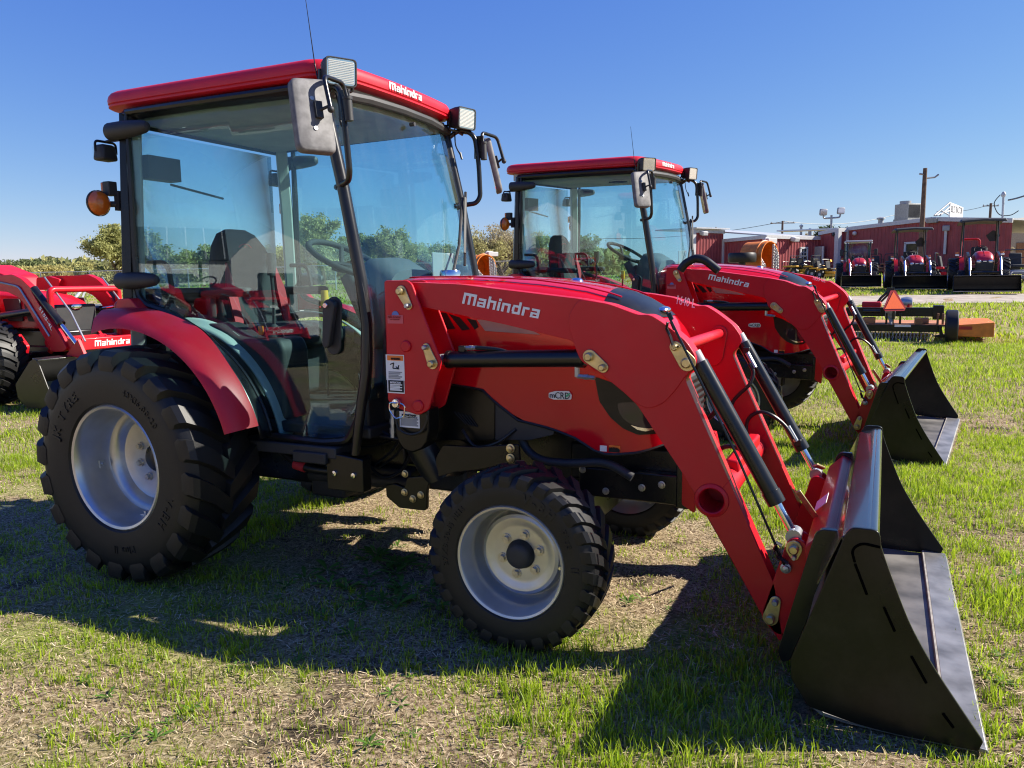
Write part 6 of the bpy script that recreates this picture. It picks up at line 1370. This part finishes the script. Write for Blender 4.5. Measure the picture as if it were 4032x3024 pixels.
m = MB(); m.cyl((0,0,-2), b-a, .075, 12); m.lathe([(.08,-.1),(.16,0),(.16,.14),(.08,.3),(.001,.32)], c=b-a, n=12, axis='z'); m.build('pipe', 'galv', SM)
m = MB(); m.tube(bez([b-a+Vector((-.2,0,.1)), b-a+Vector((-.55,0,-.5)), b-a+Vector((-.2,0,-1.3)), b-a+Vector((.5,0,-1.4)), b-a+Vector((1.0,0,-1.1))]), .035, 6); m.build('drip_loop', 'rubberhi', SM)
def cable(p, q, sag, label, r=.03):
    pts = [p.lerp(q, t)-Vector((0,0,sag*4*t*(1-t))) for t in np.linspace(0,1,20)]; o0 = Vector(pts[0]); m = MB(); m.tube([x-o0 for x in pts], r, 5); o = m.build('power_line', 'rubberhi'); o.location = o0; tag(o, label, 'cable', 'overhead power lines')
cable(UD('i',2110,312,58), UD('i',2330,235,52), .1, 'thick service cable running up to the right from the grey mast', .06)
cable(UD('i',2010,335,120), UD('i',1640,385,140), .5, 'thin power line from the far pole toward the roof sign', .035)
cable(UD('i',648,450,130), UD('i',-600,560,150), 1.0, 'power line running left from the transformer pole', .04); cable(UD('i',648,450,130), UD('i',1380,405,140), 1.0, 'power line running right from the transformer pole', .04)
# tan building beyond
q = UD('i', 2140, 700, 85); TB = empty('tan_building', 'tan and rust coloured building beyond the right end of the red wall', 'building', loc=(q.x, q.y, 1.6), rz=math.atan2(R3.y,R3.x))
m = MB(); m.box((5,4,2.1), (12,8,4.2)); m.build('wall', 'tan', TB); m = MB(); m.prism([(-1.5,4.2),(11.5,4.2),(5,6.2)], 0, 8.2); m.build('roof', 'tan', TB)
for i in range(3): m = MB(); m.box((1+i*2.4, -.05, 1.6), (1.5,.1,3.0)); m.build('door', 'rust', TB)

# ================================================================== chain link fence
p0, p1 = UD('o', -120, 640, 48), UD('o', 1160, 640, 48); p0.z = p1.z = 0; u = (p1-p0); L = u.length; u.normalize()
FN = empty('chain_link_fence', 'galvanised chain link fence along the far edge of the lot', 'fence', loc=(p0.x, p0.y, gv(p0.x,p0.y)))
zf = lambda t: gv(p0.x+u.x*t, p0.y+u.y*t)-gv(p0.x,p0.y); HF = 1.55
t = 0
pm = MB(); pm.cyl((0,0,-.1),(0,0,HF+.05),.035,8); pme = pm.mesh('post'); pme.materials.append(MAT['galv'])
while t < L: inst('fence_post', pme, FN, tuple(u*t+Vector((0,0,zf(t))))); t += 3.0
m = MB(); m.tube([u*tt+Vector((0,0,zf(tt)+HF)) for tt in np.linspace(0,L,40)], .028, 6); m.build('top_rail', 'galv', FN)
V=[];Q=[];o=0; st = .16
for t in np.arange(-HF, L, st):
    for sg in (1,-1):
        a0 = (t, 0.) if sg > 0 else (t, HF); a1 = (t+HF, HF) if sg > 0 else (t+HF, 0.)
        for (x_, z_), e in ((a0,0),(a1,0)):
            for dz in (-.006,.006): V.append((u.x*x_, u.y*x_, z_+dz+zf(max(0,min(L,x_)))))
        Q.append((o,o+1,o+3,o+2)); o += 4
fm = bulk('wire_mesh', np.array(V), [np.array(Q)], np.full((o,3),.4), 'galv', parent=FN)

# ================================================================== trees
leafm = {}
def leafmat(name, c0, c1, tr=.35):
    m = bpy.data.materials.new(name); m.use_nodes = True; MAT[name] = m; n = m.node_tree.nodes; l = m.node_tree.links; n.remove(n['Principled BSDF'])
    at = n.new('ShaderNodeAttribute'); at.attribute_name = 'col'; d = n.new('ShaderNodeBsdfDiffuse'); t = n.new('ShaderNodeBsdfTranslucent'); l.new(at.outputs['Color'], d.inputs['Color']); l.new(at.outputs['Color'], t.inputs['Color'])
    mx = n.new('ShaderNodeMixShader'); mx.inputs[0].default_value = tr; l.new(d.outputs[0], mx.inputs[1]); l.new(t.outputs[0], mx.inputs[2]); l.new(mx.outputs[0], n['Material Output'].inputs['Surface'])
leafmat('leaf', 0, 0)
def tree(label, base, H, Rd, c0, c1, nleaf=9000, leaf=.16, bare=0., seed=0, low=.22, group='trees beyond the fence'):
    rs = np.random.default_rng(seed); rd = random.Random(seed)
    T = empty('tree', label, 'tree', group, loc=base); m = MB(); tips = []
    def branch(p, d, L, r, lev):
        n = 4; pts = [p]; q = Vector(p)
        for i in range(n): d = (d+Vector((rd.uniform(-.22,.22), rd.uniform(-.22,.22), rd.uniform(-.05,.16)))).normalized(); q = q+d*(L/n); pts.append(q.copy())
        m.tube(pts, [r*(1-.14*i) for i in range(n+1)], 7 if lev < 2 else 4, caps=False)
        if lev >= 3: tips.extend(pts[1:]); return
        for k in range(rd.randint(3,4) if lev < 2 else 3):
            a = rd.uniform(0, 2*math.pi); sp = rd.uniform(.45,1.0); nd = (d*rd.uniform(.5,.9)+Vector((math.cos(a)*sp, math.sin(a)*sp, rd.uniform(.0,.5)))).normalized()
            branch(pts[rd.randint(2,n)], nd, L*rd.uniform(.55,.8), r*.52, lev+1)
        if lev >= 1: tips.extend(pts[2:])
    for k in range(rd.randint(1,3)): branch(Vector((rd.uniform(-.2,.2),rd.uniform(-.2,.2),-.2)), Vector((rd.uniform(-.3,.3),rd.uniform(-.3,.3),1)).normalized(), H*.42, H*.030, 0)
    P = np.array([t[:] for t in tips]); mx = P[:,2].max(); rr = np.hypot(P[:,0], P[:,1]); sc_z = H*.94/mx; sc_r = Rd/np.percentile(rr, 92)
    m.v = [(v[0]*sc_r, v[1]*sc_r, v[2]*sc_z) if True else v for v in m.v]; m.build('trunk', 'bark', T, ang=60)
    P = P*np.array([sc_r, sc_r, sc_z]); P = P[P[:,2] > H*low]
    idx = rs.integers(0, len(P), nleaf); cl_ = rs.normal(0, 1, (len(P),3)); C = P[idx]+cl_[idx]*.10*Rd*np.array([1,1,.7])+rs.normal(0,1,(nleaf,3))*np.array([.13,.13,.10])*Rd*rs.uniform(.3,1.1,(nleaf,1))
    C[:,2] = np.clip(C[:,2], H*low*.5, H)
    a = rs.normal(0,1,(nleaf,3)); a /= np.linalg.norm(a,axis=1)[:,None]; b = rs.normal(0,1,(nleaf,3)); b -= a*(a*b).sum(1)[:,None]; b /= np.linalg.norm(b,axis=1)[:,None]
    s = leaf*rs.uniform(.5,1.2,(nleaf,1)); v = np.stack([C-a*s, C+b*s*.45, C+a*s, C-b*s*.45],1).reshape(-1,3); i = np.arange(nleaf)[:,None]*4
    cc = np.array(c0)[None]+(np.array(c1)-np.array(c0))[None]*np.clip(rs.beta(2,2,(nleaf,1))*.6+(rs.uniform(0,1,len(P))[idx])[:,None]*.4,0,1)
    bulk('crown', v, [np.concatenate([i,i+1,i+2,i+3],1)], np.repeat(cc,4,0), 'leaf', kind=None, parent=T)
    return T
ol0, ol1 = (.20,.22,.075), (.50,.49,.20); gr0, gr1 = (.12,.15,.065), (.29,.32,.14); ye0, ye1 = (.32,.29,.10), (.58,.52,.22); br0, br1 = (.30,.25,.15), (.50,.43,.27); dk0, dk1 = (.05,.08,.03), (.13,.17,.06)
def T_at(px, top, dep, wpx, label, c0, c1, n, leaf, seed, low=.15, group='trees beyond the fence'):
    b = ground_at('o', px, dep); H = UD('o', px, top, dep).z-b.z; Rd = wpx/2*dep/CAMP['f']*1.8228
    tree(label, (b.x, b.y, b.z-.1), H, Rd, c0, c1, n, leaf, seed=seed, low=low, group=group)
TR = [(222,484,66,120,'tall olive green feathery tree behind the fence beside the cab rear post',ol0,ol1,12000,.20,.12),
 (20,560,95,90,'dark green round tree in the far tree line',dk0,gr1,5000,.30,.05),(70,573,90,80,'yellow brown thin tree in the far tree line',ye0,ye1,4500,.30,.05),(118,566,92,80,'pale yellow green tree in the far tree line',ye0,ol1,4500,.30,.05),(160,575,85,70,'low grey green tree in the far tree line',gr0,ol1,4000,.30,.05),(-40,575,85,90,'yellow tree at the end of the far tree line',ye0,ye1,4000,.30,.05),
 (345,512,68,110,'grey green wispy tree seen through the rear of the cab',ol0,ol1,8000,.22,.08),(430,525,70,90,'low pale green tree seen through the cab behind the seat',ol0,ol1,7000,.22,.08),(520,540,72,90,'small dark green tree hidden by the seat back',dk0,gr1,5000,.24,.08),(590,520,70,80,'green tree seen through the cab beside the far post',ol0,ol1,6000,.22,.08),
 (665,458,62,115,'tall green and yellow tree seen through the door behind the far cab post',gr0,ye1,11000,.20,.08),(735,500,66,110,'dense green tree seen behind the steering wheel',ol0,ol1,9000,.20,.05),(815,485,66,100,'pale tree seen through the windscreen',ol0,ye1,7000,.20,.08),(900,520,70,110,'low wide tree seen through the lower windscreen',ol0,ol1,7000,.22,.05),
 (1030,484,58,110,'half bare brown tree between the two cabs',br0,ol1,3600,.15,.10),(1085,480,60,110,'bare twiggy tree behind the second cab',br0,br1,3000,.14,.10),(1150,497,62,100,'thin brown tree seen through the second cab',br0,ol1,3600,.16,.08),(1000,535,70,110,'low brush at the foot of the bare trees',br0,ye1,5000,.24,.02),
 (1270,505,95,60,'small green tree above the roofs seen through the second cab',gr0,gr1,3000,.26,.08),
 (1818,486,88,60,'dark round tree behind the red building',dk0,gr0,5000,.26,.10),(1785,496,86,50,'pale bare tree behind the roof near the floodlights',br0,br1,2000,.20,.10),(1862,498,95,60,'grey brown bush tops along the roofline',br0,ol1,2500,.24,.10),(2195,520,70,60,'bare brown tree at the edge of the tan building',br0,br1,2200,.18,.1)]
for i, (px, top, dep, wp, lb, c0, c1, n, lf, low) in enumerate(TR): T_at(px, top, dep, wp, lb, c0, c1, int(n*2.4), lf*.66, 31+i*7, low)
# far scrub closing the horizon on the left
m_ = 52000; ang_ = rng.uniform(-1.6, .15, m_); dd_ = rng.uniform(95, 130, m_); X_ = CAM.x+(FH.x+R3.x*ang_)*dd_; Y_ = CAM.y+(FH.y+R3.y*ang_)*dd_; hh_ = 2.0+2.6*fbm(ang_*60, dd_*0, .35, 5); Z_ = gz(X_,Y_)+rng.uniform(0,1,m_)**.8*hh_
C = np.stack([X_,Y_,Z_],1); a = rng.normal(0,1,(m_,3)); a /= np.linalg.norm(a,axis=1)[:,None]; b = rng.normal(0,1,(m_,3)); b -= a*(a*b).sum(1)[:,None]; b /= np.linalg.norm(b,axis=1)[:,None]; s = rng.uniform(.25,.6,(m_,1))
mixc = fbm(ang_*60, dd_*0, .5, 9)[:,None]; cc = np.array(gr0)+(np.array(ye1)-np.array(gr0))*np.clip(mixc+rng.normal(0,.15,(m_,1)),0,1); i = np.arange(m_)[:,None]*4
bulk('far_woodland', np.stack([C-a*s, C+b*s*.6, C+a*s, C-b*s*.6],1).reshape(-1,3), [np.concatenate([i,i+1,i+2,i+3],1)], np.repeat(cc,4,0), 'leaf', label='band of olive and yellow scrub woodland on the horizon', cat='woodland')
# ================================================================== disc harrow behind the utility tractor
c = ground_at('r', 800, 17.0); DH = empty('disc_harrow', 'grey disc harrow with notched discs behind the utility tractor', 'harrow', loc=c, rz=.45)
m = MB(); m.box((0,0,.75),(2.4,.10,.10)); m.box((0,-.8,.75),(2.4,.10,.10)); m.box((-.7,-.4,.75),(.1,1.0,.1)); m.box((.7,-.4,.75),(.1,1.0,.1)); m.tube([(0,-.4,.75),(0,.2,1.35),(0,-.8,.75)], .04, 6); m.build('frame', 'greypaint', DH, bevel=.01)
dm = MB(); n = 36; ring = [((.29 if (i//2) % 2 else .25)*math.cos(2*math.pi*i/n), (.29 if (i//2) % 2 else .25)*math.sin(2*math.pi*i/n)) for i in range(n)]; dm.prism(ring, -.006, .006, axis='x'); dme = dm.mesh('disc'); dme.materials.append(MAT['steelworn'])
for gy_ in (0,-.8):
    for i in range(11): inst('disc', dme, DH, (-1.1+i*.22, gy_-.05, .30), (0,0,.25))
    m = MB(); m.cyl((-1.15,gy_-.05,.30),(1.15,gy_-.05,.30),.03,8); m.box((-.6,gy_,.5),(.06,.06,.5)); m.box((.6,gy_,.5),(.06,.06,.5)); m.build('axle', 'black', DH)
# ================================================================== behind the camera (mirrored in the cab glass)
T4 = copy_tree(T3); tag(T4, 'red open utility tractor with loader beside the white shed', 'tractor', 'utility tractors with loaders')
T4.location = (-7.0, -10.0, gv(-7,-10)); T4.rotation_euler = (0,0,R(18))
SH = empty('storage_shed', 'white storage shed with black ribbed roof', 'shed', loc=(-15.8, -17.0, 0), rz=R(-42.6))
m = MB(); m.box((-4.5,-1.5,1.25),(13,3,2.5)); m.prism([(2.0-.0,0),(4.6,0),(4.6,2.5),(4.0,3.1),(3.3,3.4),(2.6,3.1),(2.0,2.5)], -3, 1.2); m.build('wall', 'shedwhite', SH)
m = MB(); m.add([(-11,.15,2.5),(2,.15,2.5),(2,-1.6,3.6),(-11,-1.6,3.6)], [(0,1,2,3)]); rf = m.build('roof', 'asphaltblack', SH, solid=.05)
for i in range(24): m = MB(); m.tube([(-11+i*.56,.17,2.54),(-11+i*.56,-1.6,3.65)], .022, 4); m.build('roof_rib', 'trimwhite', rf)
for x in (-8.5,-5.5,-2.6,.4,3.3):
    m = MB(); m.box((x, .02 if x < 2 else 1.22, 1.6),(.9,.06,.8)); w_o = m.build('window', 'darkglass', SH); m = MB()
    for (cx, cz, sx, sz) in ((0,.42,1.05,.1),(0,-.42,1.05,.1),(-.47,0,.1,.9),(.47,0,.1,.9)): m.box((x+cx, (.05 if x < 2 else 1.25), 1.6+cz),(sx,.05,sz))
    m.build('window_frame', 'labelink', w_o)
# tan shed further along, also behind the camera
SB = empty('tan_shed', 'long tan shed with rusty roof', 'shed', loc=(-8.0,-24.0,0), rz=R(-42.6)); m = MB(); m.box((3,-2,1.3),(9,4,2.6)); m.build('wall', 'tan', SB); m = MB(); m.prism([(-2.2,2.5),(.2,3.7),(2.2,2.5)], -1.7, 7.7, axis='x'); m.v = [(v[0], v[1]-2, v[2]) for v in m.v]; m.build('roof', 'rust', SB)
# black padding over the second tractor's hood edge
pd = [U('s', x, y, 2.9) for x, y in ((90,680),(150,600),(230,550),(300,528),(400,555),(490,620),(570,685))]
inv = T2.matrix_basis.inverted()
m = MB(); m.tube(bez([inv @ p for p in pd]), .032, 10); m.build('padded_wrap', 'rubberhi', T2)
